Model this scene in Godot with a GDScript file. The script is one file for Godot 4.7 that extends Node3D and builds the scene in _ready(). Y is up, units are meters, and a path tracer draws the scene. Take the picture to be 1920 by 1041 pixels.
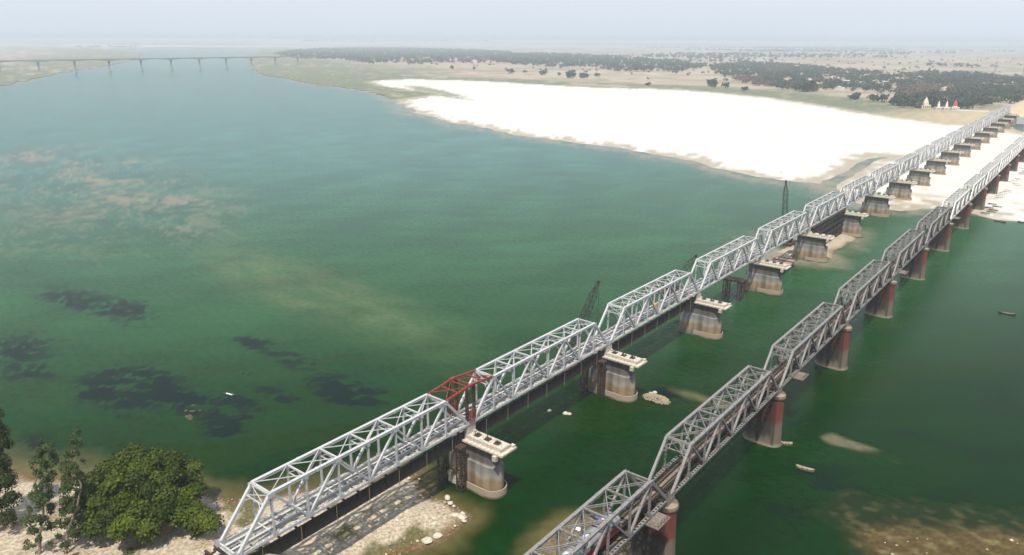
extends Node3D
# Two railway truss bridges across a wide green river, seen from the air. x runs across the bridges, y up, -z along them away from the viewer.

var M := {}
var counts := {}
var noise_a := FastNoiseLite.new()
var noise_b := FastNoiseLite.new()
var noise_c := FastNoiseLite.new()
var rng := RandomNumberGenerator.new()
const ORD := ["first", "second", "third", "fourth", "fifth", "sixth", "seventh", "eighth", "ninth", "tenth", "eleventh", "twelfth", "thirteenth", "fourteenth", "fifteenth", "sixteenth", "seventeenth", "eighteenth", "nineteenth"]
const EYE := Vector2(110.85, -56.72)
# the new bridge: pitch, span, truss width, chord heights
const NP := 62.6
const NS := 60.7
const NW := 5.6
const NB := 15.9
const NT := 24.67
# the old bridge
const OX := 50.81
const OZ := 2.69
const OP := 61.99
const OSP := 59.94
const OW := 5.42
const OB := 15.78
const OT := 23.6


func P(x: float, y: float, z: float) -> Vector3:
	return Vector3(x, y, -z)


# a bright hazy sky: palest a little above the horizon, soft bands of thicker and thinner haze
func hazy_sky() -> ImageTexture:
	var n := FastNoiseLite.new()
	n.seed = 8
	n.frequency = 1.1
	n.fractal_octaves = 4
	var im := Image.create(512, 256, false, Image.FORMAT_RGBF)
	var stops := [[0.0, Color(0.515, 0.580, 0.660)], [3.0, Color(0.582, 0.630, 0.690)], [20.0, Color(0.590, 0.640, 0.710)], [50.0, Color(0.500, 0.570, 0.670)], [90.0, Color(0.400, 0.490, 0.620)]]
	for y in 256:
		var e := 90.0 - (y + 0.5) * 180.0 / 256.0
		var c := Color(0.42, 0.45, 0.45)
		if e > -1.0:
			for k in stops.size() - 1:
				if e <= stops[k + 1][0]:
					c = stops[k][1].lerp(stops[k + 1][1], clampf((e - stops[k][0]) / (stops[k + 1][0] - stops[k][0]), 0.0, 1.0))
					break
		for x in 512:
			var a := TAU * (x + 0.5) / 512.0
			var d := Vector3(cos(a), sin(deg_to_rad(e)) * 4.0, sin(a))
			im.set_pixel(x, y, c * (1.0 + 0.045 * n.get_noise_3d(d.x, d.y, d.z)))
	return ImageTexture.create_from_image(im)


func flat(a: Array) -> PackedVector2Array:
	var o := PackedVector2Array()
	for i in a.size() / 2:
		o.append(Vector2(a[2 * i], a[2 * i + 1]))
	return o


func _ready() -> void:
	var cam := Camera3D.new()
	cam.name = "camera"
	cam.fov = 40.75
	cam.near = 1.0
	cam.far = 90000.0
	cam.transform = Transform3D(Basis(Vector3(0.78530, 0.00461, -0.61910), Vector3(-0.19061, 0.95320, -0.23467), Vector3(0.58905, 0.30229, 0.74943)).orthonormalized(), Vector3(110.85, 102.1, 56.72))
	add_child(cam)
	cam.current = true
	var sky := PanoramaSkyMaterial.new()
	sky.panorama = hazy_sky()
	var env := Environment.new()
	env.background_mode = Environment.BG_SKY
	env.sky = Sky.new()
	env.sky.sky_material = sky
	env.background_energy_multiplier = 1.0
	env.tonemap_mode = Environment.TONE_MAPPER_LINEAR
	env.tonemap_exposure = 1.32
	env.fog_enabled = true
	env.fog_mode = Environment.FOG_MODE_EXPONENTIAL
	env.fog_light_color = Color(0.90, 0.945, 0.99)
	env.fog_density = 0.00015
	env.sdfgi_enabled = true
	env.ssao_enabled = true
	env.ssil_enabled = true
	var we := WorldEnvironment.new()
	we.name = "air"
	we.environment = env
	add_child(we)
	var sun := DirectionalLight3D.new()
	sun.name = "sun"
	sun.light_energy = 1.6
	sun.light_color = Color(1.0, 0.955, 0.88)
	sun.light_angular_distance = 0.6
	sun.shadow_enabled = true
	add_child(sun)
	sun.look_at_from_position(Vector3.ZERO, Vector3(-0.22, -1.0, -0.45))
	rng.seed = 4
	noise_a.seed = 1
	noise_a.frequency = 0.012
	noise_a.fractal_octaves = 3
	noise_b.seed = 2
	noise_b.frequency = 0.03
	noise_b.fractal_octaves = 3
	noise_c.seed = 3
	noise_c.frequency = 0.05
	noise_c.fractal_octaves = 2
	make_materials()
	make_land()
	make_spans()
	make_piers()
	make_works()
	make_far_buildings()
	near_trees()
	far_trees()
	make_vehicles()
	make_bits()


# ---------------------------------------------------------------- naming and committing
func numbered(parent: Node, called: String) -> String:
	var key := str(parent.get_instance_id()) + called
	var n: int = counts.get(key, 0)
	counts[key] = n + 1
	return called if n == 0 else "%s_%03d" % [called, n]


func tag(o: Node, label: String, category: String, group := "") -> Node:
	o.set_meta("label", label)
	o.set_meta("category", category)
	if group != "":
		o.set_meta("group", group)
	return o


func thing(called: String, label: String, category: String, at := Vector3.ZERO, turn := 0.0, group := "") -> Node3D:
	var o := Node3D.new()
	o.name = numbered(self, called)
	add_child(o, true)
	o.position = at
	o.rotation.y = turn
	tag(o, label, category, group)
	return o


func put(called: String, mesh: Mesh, mat: Material, parent: Node = self, at := Vector3.ZERO) -> MeshInstance3D:
	var o := MeshInstance3D.new()
	o.name = numbered(parent, called)
	o.mesh = mesh
	o.material_override = mat
	o.position = at
	parent.add_child(o, true)
	return o


func obj(called: String, st: SurfaceTool, mat: Material, parent: Node = self, at := Vector3.ZERO) -> MeshInstance3D:
	return put(called, st.commit(), mat, parent, at)


func dup(root: Node3D, at: Vector3, turn: float, label: String, group := "") -> Node3D:
	var r: Node3D = root.duplicate()
	var base: String = str(root.name)
	if base.right(4).begins_with("_") and base.right(3).is_valid_int():
		base = base.left(-4)
	r.name = numbered(self, base)
	add_child(r, true)
	r.position = at
	r.rotation.y = turn
	r.set_meta("label", label)
	if group != "":
		r.set_meta("group", group)
	return r


func struct(called: String, mesh: Mesh, mat: Material) -> MeshInstance3D:
	var o := put(called, mesh, mat)
	o.set_meta("kind", "structure")
	return o


# ---------------------------------------------------------------- shapes
func mb() -> SurfaceTool:
	var st := SurfaceTool.new()
	st.begin(Mesh.PRIMITIVE_TRIANGLES)
	return st


func tri(st: SurfaceTool, a: Vector3, b: Vector3, c: Vector3, n: Vector3) -> void:
	st.set_normal(n)
	if (b - a).cross(c - a).dot(n) > 0.0:
		st.add_vertex(a); st.add_vertex(c); st.add_vertex(b)
	else:
		st.add_vertex(a); st.add_vertex(b); st.add_vertex(c)


func quad(st: SurfaceTool, a: Vector3, b: Vector3, c: Vector3, d: Vector3, n: Vector3) -> void:
	tri(st, a, b, c, n)
	tri(st, a, c, d, n)


func bar(st: SurfaceTool, a: Vector3, b: Vector3, w: float, h: float, up := Vector3.UP) -> void:
	var d := (b - a).normalized()
	var s := d.cross(up)
	if s.length() < 0.01:
		s = d.cross(Vector3.RIGHT)
	s = s.normalized()
	var u := s.cross(d).normalized()
	var x := s * (w * 0.5)
	var y := u * (h * 0.5)
	var A := [a - x - y, a + x - y, a + x + y, a - x + y]
	var B := [b - x - y, b + x - y, b + x + y, b - x + y]
	quad(st, A[0], A[1], A[2], A[3], -d)
	quad(st, B[0], B[1], B[2], B[3], d)
	quad(st, A[0], A[1], B[1], B[0], -u)
	quad(st, A[2], A[3], B[3], B[2], u)
	quad(st, A[1], A[2], B[2], B[1], s)
	quad(st, A[3], A[0], B[0], B[3], -s)


func box(st: SurfaceTool, c: Vector3, size: Vector3) -> void:
	bar(st, c - Vector3(0, 0, size.z * 0.5), c + Vector3(0, 0, size.z * 0.5), size.x, size.y)


# two flanges and a web: an I-section laid from a to b, the web along up
func ibeam(st: SurfaceTool, a: Vector3, b: Vector3, w: float, h: float, up := Vector3.UP) -> void:
	var d := (b - a).normalized()
	var s := d.cross(up).normalized()
	var u := s.cross(d).normalized()
	bar(st, a, b, 0.06, h - 0.10, up)
	for k in [-1.0, 1.0]:
		var o: Vector3 = u * (h * 0.5 - 0.025) * k
		bar(st, a + o, b + o, w, 0.05, up)


# two plates with batten plates between: a built-up member whose slots show on the faces along `up`
func battened(st: SurfaceTool, a: Vector3, b: Vector3, w: float, h: float, pitch: float, plate: float, up := Vector3.UP, flange := 0.1) -> void:
	var d := (b - a).normalized()
	var s := d.cross(up).normalized()
	var u := s.cross(d).normalized()
	for k in [-1.0, 1.0]:
		var o: Vector3 = s * (w * 0.5 - flange * 0.5) * k
		bar(st, a + o, b + o, flange, h, up)
	var n := int((b - a).length() / pitch)
	for i in n + 1:
		var m: Vector3 = a + d * ((b - a).length() * (i + 0.5) / (n + 1))
		for k in [-1.0, 1.0]:
			var o: Vector3 = u * (h * 0.5 - 0.02) * k
			bar(st, m - d * plate * 0.5 + o, m + d * plate * 0.5 + o, w - 2.0 * flange - 0.004, 0.03, up)


# single lacing: two channels and slanting lace bars
func laced(st: SurfaceTool, a: Vector3, b: Vector3, w: float, h: float, pitch: float, up: Vector3) -> void:
	var d := (b - a).normalized()
	var s := d.cross(up).normalized()
	var u := s.cross(d).normalized()
	for k in [-1.0, 1.0]:
		var o: Vector3 = s * (w * 0.5 - 0.05) * k
		bar(st, a + o, b + o, 0.1, h, up)
	var n := int((b - a).length() / pitch)
	for i in n:
		var m: Vector3 = a + d * ((b - a).length() * i / n)
		var m2: Vector3 = a + d * ((b - a).length() * (i + 1.0) / n)
		var o: Vector3 = s * (w * 0.5 - 0.1) * (1.0 if i % 2 == 0 else -1.0)
		for k in [-1.0, 1.0]:
			var v: Vector3 = u * (h * 0.5 - 0.015) * k
			bar(st, m + o + v, m2 - o + v, 0.09, 0.02, up)


func tube(st: SurfaceTool, pts: Array, radii: Array, sides := 7) -> void:
	var rings := []
	for i in pts.size():
		var d: Vector3 = (pts[mini(i + 1, pts.size() - 1)] - pts[maxi(i - 1, 0)]).normalized()
		var s := d.cross(Vector3.RIGHT if absf(d.x) < 0.8 else Vector3.UP).normalized()
		var u := s.cross(d).normalized()
		var ring := []
		for k in sides:
			var a := TAU * k / sides
			ring.append([pts[i] + (s * cos(a) + u * sin(a)) * radii[i], s * cos(a) + u * sin(a)])
		rings.append(ring)
	for i in pts.size() - 1:
		for k in sides:
			var q := [rings[i][k], rings[i][(k + 1) % sides], rings[i + 1][(k + 1) % sides], rings[i + 1][k]]
			for t in [[0, 1, 2], [0, 2, 3]]:
				var n: Vector3 = (q[t[1]][0] - q[t[0]][0]).cross(q[t[2]][0] - q[t[0]][0])
				var order: Array = t if n.dot(q[t[0]][1]) < 0.0 else [t[0], t[2], t[1]]
				for v in order:
					st.set_normal(q[v][1])
					st.add_vertex(q[v][0])


# stacked stadium sections: rows of [y, half straight length along x, radius, colour]; colours vary by `paint`
func stadium(st: SurfaceTool, rows: Array, paint: Callable, seg := 14, caps := true, arc_from := 0.0, arc_to := 1.0) -> void:
	var rings := []
	for row in rows:
		var ring := []
		for half in 2:
			var e := 1.0 if half == 0 else -1.0
			for k in seg + 1:
				var a := PI * k / seg - PI * 0.5 + PI * half
				var n := Vector3(cos(a), 0, sin(a))
				ring.append([Vector3(row[1] * e, row[0], 0) + n * row[2], n])
			for k in range(1, 14):
				ring.append([Vector3(row[1] * e * (1.0 - k / 7.0), row[0], row[2] * e), Vector3(0, 0, e)])
		rings.append(ring)
	var m: int = rings[0].size()
	for i in rows.size() - 1:
		for k in m:
			var j := (k + 1) % m
			var q := [rings[i][k], rings[i][j], rings[i + 1][j], rings[i + 1][k]]
			var flat_top: bool = absf(rows[i + 1][0] - rows[i][0]) < 0.01
			for t in [[0, 1, 2], [0, 2, 3]]:
				var out: Vector3 = q[t[0]][1] + q[t[1]][1] + q[t[2]][1]
				if flat_top:
					out = Vector3.UP if rows[i + 1][2] < rows[i][2] else Vector3.DOWN
				var n: Vector3 = (q[t[1]][0] - q[t[0]][0]).cross(q[t[2]][0] - q[t[0]][0])
				var order: Array = t if n.dot(out) < 0.0 else [t[0], t[2], t[1]]
				for v in order:
					st.set_color(paint.call(q[v][0]))
					st.set_normal(Vector3.UP * signf(out.y) if flat_top else q[v][1])
					st.add_vertex(q[v][0])
	if caps:
		var top: Array = rings[rings.size() - 1]
		var c := Vector3(0, rows[rows.size() - 1][0], 0)
		for k in m:
			st.set_color(paint.call(top[k][0]))
			tri(st, c, top[k][0], top[(k + 1) % m][0], Vector3.UP)


func lathe(st: SurfaceTool, prof: Array, sides := 12, at := Vector3.ZERO) -> void:
	for i in prof.size() - 1:
		for k in sides:
			var a := TAU * k / sides
			var b := TAU * (k + 1) / sides
			var p := at + Vector3(cos(a) * prof[i].x, prof[i].y, sin(a) * prof[i].x)
			var q := at + Vector3(cos(b) * prof[i].x, prof[i].y, sin(b) * prof[i].x)
			var r := at + Vector3(cos(b) * prof[i + 1].x, prof[i + 1].y, sin(b) * prof[i + 1].x)
			var s := at + Vector3(cos(a) * prof[i + 1].x, prof[i + 1].y, sin(a) * prof[i + 1].x)
			var n := Vector3(cos((a + b) * 0.5), (prof[i].x - prof[i + 1].x) / maxf(absf(prof[i + 1].y - prof[i].y), 0.01), sin((a + b) * 0.5)).normalized()
			quad(st, p, q, r, s, n)


func rock_mesh(seed_: int, flatness := 0.6) -> ArrayMesh:
	var r := RandomNumberGenerator.new()
	r.seed = seed_
	var st := mb()
	st.set_smooth_group(-1)
	var pts := []
	for i in 4:
		var ring := []
		for k in 8:
			var a := TAU * k / 8.0 + r.randf_range(-0.25, 0.25)
			var e := -0.5 + i * 0.62
			var rad := cos(clampf(e, -1.2, 1.35)) * r.randf_range(0.75, 1.15)
			ring.append(Vector3(cos(a) * rad, sin(e) * flatness + r.randf_range(-0.08, 0.08), sin(a) * rad))
		pts.append(ring)
	for i in 3:
		for k in 8:
			var p: Vector3 = pts[i][k]
			var q: Vector3 = pts[i][(k + 1) % 8]
			var s: Vector3 = pts[i + 1][(k + 1) % 8]
			var t: Vector3 = pts[i + 1][k]
			for f in [[p, q, s], [p, s, t]]:
				var n: Vector3 = (f[1] - f[0]).cross(f[2] - f[0]).normalized()
				if n.dot(f[0] + f[1] + f[2]) < 0.0:
					n = -n
				tri(st, f[0], f[1], f[2], n)
	for k in 8:
		var top := Vector3(0, flatness * 1.02, 0)
		tri(st, top, pts[3][k], pts[3][(k + 1) % 8], Vector3.UP)
	return st.commit()


# ---------------------------------------------------------------- materials
func grain(freq: float, lo: float, hi: float, seed_: int, octaves := 4, stretch := Vector2.ONE) -> ImageTexture:
	var n := FastNoiseLite.new()
	n.seed = seed_
	n.noise_type = FastNoiseLite.TYPE_SIMPLEX
	n.frequency = freq
	n.fractal_octaves = octaves
	var im := n.get_seamless_image(256, 256)
	var o := Image.create(256, 256, true, Image.FORMAT_RGB8)
	for y in 256:
		for x in 256:
			var v: float = lerpf(lo, hi, im.get_pixel(int(x * stretch.x) % 256, int(y * stretch.y) % 256).r)
			o.set_pixel(x, y, Color(v, v, v))
	o.generate_mipmaps()
	return ImageTexture.create_from_image(o)


# paint with blotches of another tint showing through where the noise is low
func weathered(freq: float, under: Color, seed_: int, share := 0.35) -> ImageTexture:
	var n := FastNoiseLite.new()
	n.seed = seed_
	n.frequency = freq
	n.fractal_octaves = 4
	var im := n.get_seamless_image(256, 256)
	var o := Image.create(256, 256, true, Image.FORMAT_RGB8)
	for y in 256:
		for x in 256:
			var v := im.get_pixel(x, y).r
			o.set_pixel(x, y, under.lerp(Color(1, 1, 1) * (0.86 + 0.14 * im.get_pixel((x * 5) % 256, (y * 5) % 256).r), smooth(share - 0.17, share + 0.08, v)))
	o.generate_mipmaps()
	return ImageTexture.create_from_image(o)


func bumps(freq: float, seed_: int, strength: float, octaves := 4) -> ImageTexture:
	var n := FastNoiseLite.new()
	n.seed = seed_
	n.frequency = freq
	n.fractal_octaves = octaves
	var im := n.get_seamless_image(512, 512)
	im.convert(Image.FORMAT_RGBA8)
	im.bump_map_to_normal_map(strength)
	return ImageTexture.create_from_image(im)


func mat(r: float, g: float, b: float, rough := 0.8, tex: Texture2D = null, scale := 0.1, world := false) -> StandardMaterial3D:
	var m := StandardMaterial3D.new()
	m.albedo_color = Color(r, g, b).linear_to_srgb()
	m.roughness = rough
	if tex:
		m.albedo_texture = tex
		m.uv1_triplanar = true
		m.uv1_world_triplanar = world
		m.uv1_scale = Vector3.ONE * scale
	return m


func tinted(rough: float, tex: Texture2D = null, scale := 0.1, world := false) -> StandardMaterial3D:
	var m := mat(1, 1, 1, rough, tex, scale, world)
	m.vertex_color_use_as_albedo = true
	return m


func make_materials() -> void:
	var mottled := grain(0.012, 0.72, 1.0, 3)
	var speckle := grain(0.05, 0.78, 1.0, 5)
	var fine := grain(0.03, 0.86, 1.0, 7)
	M.steel = mat(0.45, 0.465, 0.49, 0.55, weathered(0.02, Color(0.84, 0.81, 0.78), 41, 0.30), 0.16)
	M.steel.metallic_specular = 0.5
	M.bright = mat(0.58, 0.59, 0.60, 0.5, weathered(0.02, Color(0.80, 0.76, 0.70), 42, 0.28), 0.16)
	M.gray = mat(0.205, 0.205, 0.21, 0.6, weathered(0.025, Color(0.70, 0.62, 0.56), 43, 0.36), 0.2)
	M.gray_top = mat(0.36, 0.36, 0.37, 0.6, mottled, 0.2)
	M.dark = mat(0.018, 0.015, 0.014, 0.85, mottled, 0.2)
	M.brown = mat(0.05, 0.025, 0.016, 0.9, mottled, 0.3)
	M.red = mat(0.27, 0.035, 0.022, 0.6, mottled, 0.3)
	M.crane = mat(0.012, 0.016, 0.017, 0.7)
	M.plank = mat(0.46, 0.39, 0.29, 0.9, mottled, 0.3)
	M.sleeper = mat(0.035, 0.022, 0.016, 0.9, mottled, 0.5)
	M.walk = mat(0.20, 0.165, 0.145, 0.9, mottled, 0.3)
	M.rail = mat(0.16, 0.11, 0.09, 0.45)
	M.concrete = tinted(0.9, speckle, 0.35)
	M.cap = mat(0.54, 0.50, 0.43, 0.9, mottled, 0.25)
	M.rebar = mat(0.05, 0.03, 0.022, 0.8)
	M.masonry = tinted(0.92, speckle, 0.35)
	M.leaf = tinted(0.6)
	M.leaf.backlight_enabled = true
	M.leaf.backlight = Color(0.28, 0.34, 0.08)
	M.leaf.metallic_specular = 0.25
	M.leaf.cull_mode = BaseMaterial3D.CULL_DISABLED
	M.bark = mat(0.10, 0.075, 0.05, 0.9, mottled, 0.3)
	M.pale_bark = mat(0.22, 0.18, 0.14, 0.9, mottled, 0.3)
	M.white = mat(0.72, 0.70, 0.66, 0.8, fine, 0.2)
	M.cream = mat(0.66, 0.60, 0.48, 0.8, fine, 0.2)
	M.spire_red = mat(0.45, 0.03, 0.05, 0.7)
	M.tin = mat(0.5, 0.5, 0.5, 0.5, mottled, 0.1)
	M.brick = mat(0.30, 0.16, 0.11, 0.9, mottled, 0.1)
	M.glass = mat(0.02, 0.025, 0.03, 0.2)
	M.rock = mat(0.34, 0.285, 0.20, 0.95, mottled, 0.4)
	M.pale_rock = mat(0.56, 0.52, 0.43, 0.95, mottled, 0.3)
	M.tan_rock = mat(0.075, 0.055, 0.022, 0.95, mottled, 0.4)
	M.roof_gray = mat(0.33, 0.35, 0.38, 0.6, mottled, 0.2)
	M.coach_red = mat(0.30, 0.012, 0.016, 0.45)
	M.coach_gray = mat(0.45, 0.47, 0.50, 0.5)
	M.wood = mat(0.26, 0.20, 0.14, 0.85, mottled, 0.6)
	M.dark_wood = mat(0.04, 0.033, 0.028, 0.85, mottled, 0.6)
	M.cloth_white = mat(0.75, 0.75, 0.74, 0.9)
	M.cloth_blue = mat(0.02, 0.12, 0.42, 0.8)
	M.cloth_dark = mat(0.04, 0.035, 0.04, 0.9)
	M.skin = mat(0.16, 0.08, 0.05, 0.7)
	M.orange = mat(0.75, 0.28, 0.015, 0.6)
	M.green = mat(0.02, 0.16, 0.07, 0.7)
	M.pink = mat(0.30, 0.18, 0.17, 0.8)
	M.foam = mat(0.75, 0.78, 0.76, 0.8)
	M.far_concrete = mat(0.22, 0.23, 0.24, 0.9)
	M.sand = tinted(0.95, grain(0.02, 0.86, 1.0, 21), 0.06, true)
	M.soil = tinted(0.95, grain(0.03, 0.62, 1.0, 22), 0.11, true)
	M.plain = tinted(0.95, grain(0.02, 0.80, 1.0, 23), 0.012, true)
	M.water = tinted(0.24, grain(0.02, 0.86, 1.0, 24), 0.02, true)
	M.water.metallic_specular = 0.13
	M.water.normal_enabled = true
	M.water.normal_texture = bumps(0.02, 31, 6.0)
	M.water.normal_scale = 0.16
	M.water.uv1_scale = Vector3.ONE * 0.045


# ---------------------------------------------------------------- land and water
func inside_distance(p: Vector2, poly: PackedVector2Array) -> float:
	var best := 1e18
	var n := poly.size()
	for i in n:
		best = minf(best, p.distance_squared_to(Geometry2D.get_closest_point_to_segment(p, poly[i], poly[(i + 1) % n])))
	return sqrt(best) * (1.0 if Geometry2D.is_point_in_polygon(p, poly) else -1.0)


var shores := {}

func make_shores() -> void:
	shores.bank_far = flat([-3498,2292, -2866,1888, -2415,1608, -1936,1319, -1748,1262, -1403,1105, -1275,1076, -1181,1057, -1007,966, -836,842, -686,729, -594,687, -493,647, -429,629, -365,613, -312,606, -244,596, -174,567, -114,537, -73,521, -57,528, -43,530, -28.4,505.7, -12.7,466.4, -0.4,463.5, 9.3,463.2, 22.8,458.2, 29.3,471.5, 32.3,492.7, 42.8,490.8, 54.2,484, 65.4,474.1, 78.5,481.2, 99.2,490.9, 139.1,499.6, 192.7,484, 359,470, 900,520, 2500,700, 9000,3000, 20000,20000, 4795,22632, -4080,20588, -12032,16240, -10817,8470, -7809,5351, -5122,3418])
	shores.bank_left = flat([-1379,103, -1573,327, -1882,597, -2036,708, -2440,928, -2721,1141, -3251,1470, -3765,1817, -4700,2323, -6022,3011, -6890,3365, -7750,3397, -10259,4505, -13920,5437, -23408,7854, -33648,6598, -20000,-6000, -2600,-2600])
	shores.bank_beyond = flat([-39670,-1650, -31061,6087, -17582,6876, -12569,6196, -11739,7218, -9953,7796, -9534,12888, -3267,16595, 6657,21699, 22193,18714, 60000,20000, 60000,60000, -18314,66444, -43117,52092, -61374,30753, -69789,3406])
	shores.bank_near = flat([-143.2,-38.2, -102.4,-14.9, -87.1,-8.2, -85.5,-7.2, -78.8,-5.2, -69.2,0.5, -56.1,9.5, -41.9,18.8, -38.2,19.6, -32.4,22, -28.4,27.4, -18.2,41.3, -13.7,50.9, -7.9,57, -2.6,54, 2.6,51.4, 6,53.6, 10.3,52.1, 14.7,52, 16.2,50.6, 15.5,46.9, 16.3,40.7, 14,35.5, 11.4,30, 11.9,23.2, 16.9,12.4, 20,-5, 28,-60, 40,-300, -500,-500, -600,-260, -240,-90])
	shores.bank_mid = flat([31.7,53.9, 31.5,60.5, 32.5,65.0, 36,69, 41,69.4, 46.7,66.4, 50.8,60.4, 52.5,49.8, 46.4,44.4, 36.6,46.6])
	shores.causeway = flat([-11.2,306.1, -9.2,323.3, -7.4,347.2, -0.4,366.3, 5.3,386.8, 11.7,377.7, 13.3,356.9, 14,330.4, 15.8,311, 11.6,312.3, 0.5,310.6])
	shores.stream = flat([-8,1139, 9,1095, 38,1028, 77,971, 123,955, 300,930, 300,1010, 123,1037, 73,1058, 33,1091, 6,1143])
	shores.sand = flat([-1452,1300, -1457,1373, -1416,1412, -1197,1468, -899,1425, -738,1439, -685,1488, -543,1451, -404,1376, -320,1300, -244,1225, -159,1135, -79,1078, -39,1061, -10,1062, 18,1040, 52,986, 124,900, 260,850, 700,800, 700,380, 212.5,387.2, 62.6,378, -30.6,414.3, -59.6,479.9, -253,514, -552,596, -878,867, -900,914, -882,965, -873,1028, -1016,1087, -1167,1122])
	shores.strip = flat([64.3,138.7, 67.2,141, 71.7,139.9, 75.8,139.6, 81.2,138.8, 86.3,138.8, 85.6,136.3, 79.4,135.6, 73,134.9, 67.8,134.2])
	shores.brown = flat([83,97.7, 86.8,104.4, 92.6,107.8, 100.4,111.6, 106.7,116.7, 113.8,120, 125.3,124.6, 139.8,113.7, 124.3,88.4, 101.2,87, 93.5,91.8, 86.9,95.1])
	shores.shoal = flat([76.2,107.5, 80,113.3, 88.7,116.1, 96.8,120, 105.8,124.5, 116.5,129.3, 139.6,138, 159.9,96.2, 116.3,81.7, 90.2,88.2, 82.1,97, 77.6,100.8])


const WEEDS := [-121.3,31.3,7,5, -116.2,40.4,11,6, -99.2,41.9,12,5, -100.5,29.5,10,6, -113.1,26,8,4, -86.4,39.9,9,5, -66.7,38.2,8,5, -64.7,75.3,9,6, -50.8,76.4,9,6, -56.3,71,8,4, -170.2,25.6,13,8, -143.2,21.2,8,4, -148.5,17,7,4, -110.2,79,10,4, -85.3,78.6,9,4, -211.8,59,18,7, -182,66.6,17,8, -95.8,2.1,7,4, 58,138.2,5,3, 66.1,144.7,8,3, 70.3,97.5,6,4, 74,117,8,7, 91.1,153.6,12,3, 22,135,6,4, -75,48,10,5, -70,60,9,3]


func lin(a: float, b: float, x: float) -> float:
	return clampf((x - a) / (b - a), 0.0, 1.0)


func smooth(a: float, b: float, x: float) -> float:
	var t := lin(a, b, x)
	return t * t * (3.0 - 2.0 * t)


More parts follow.
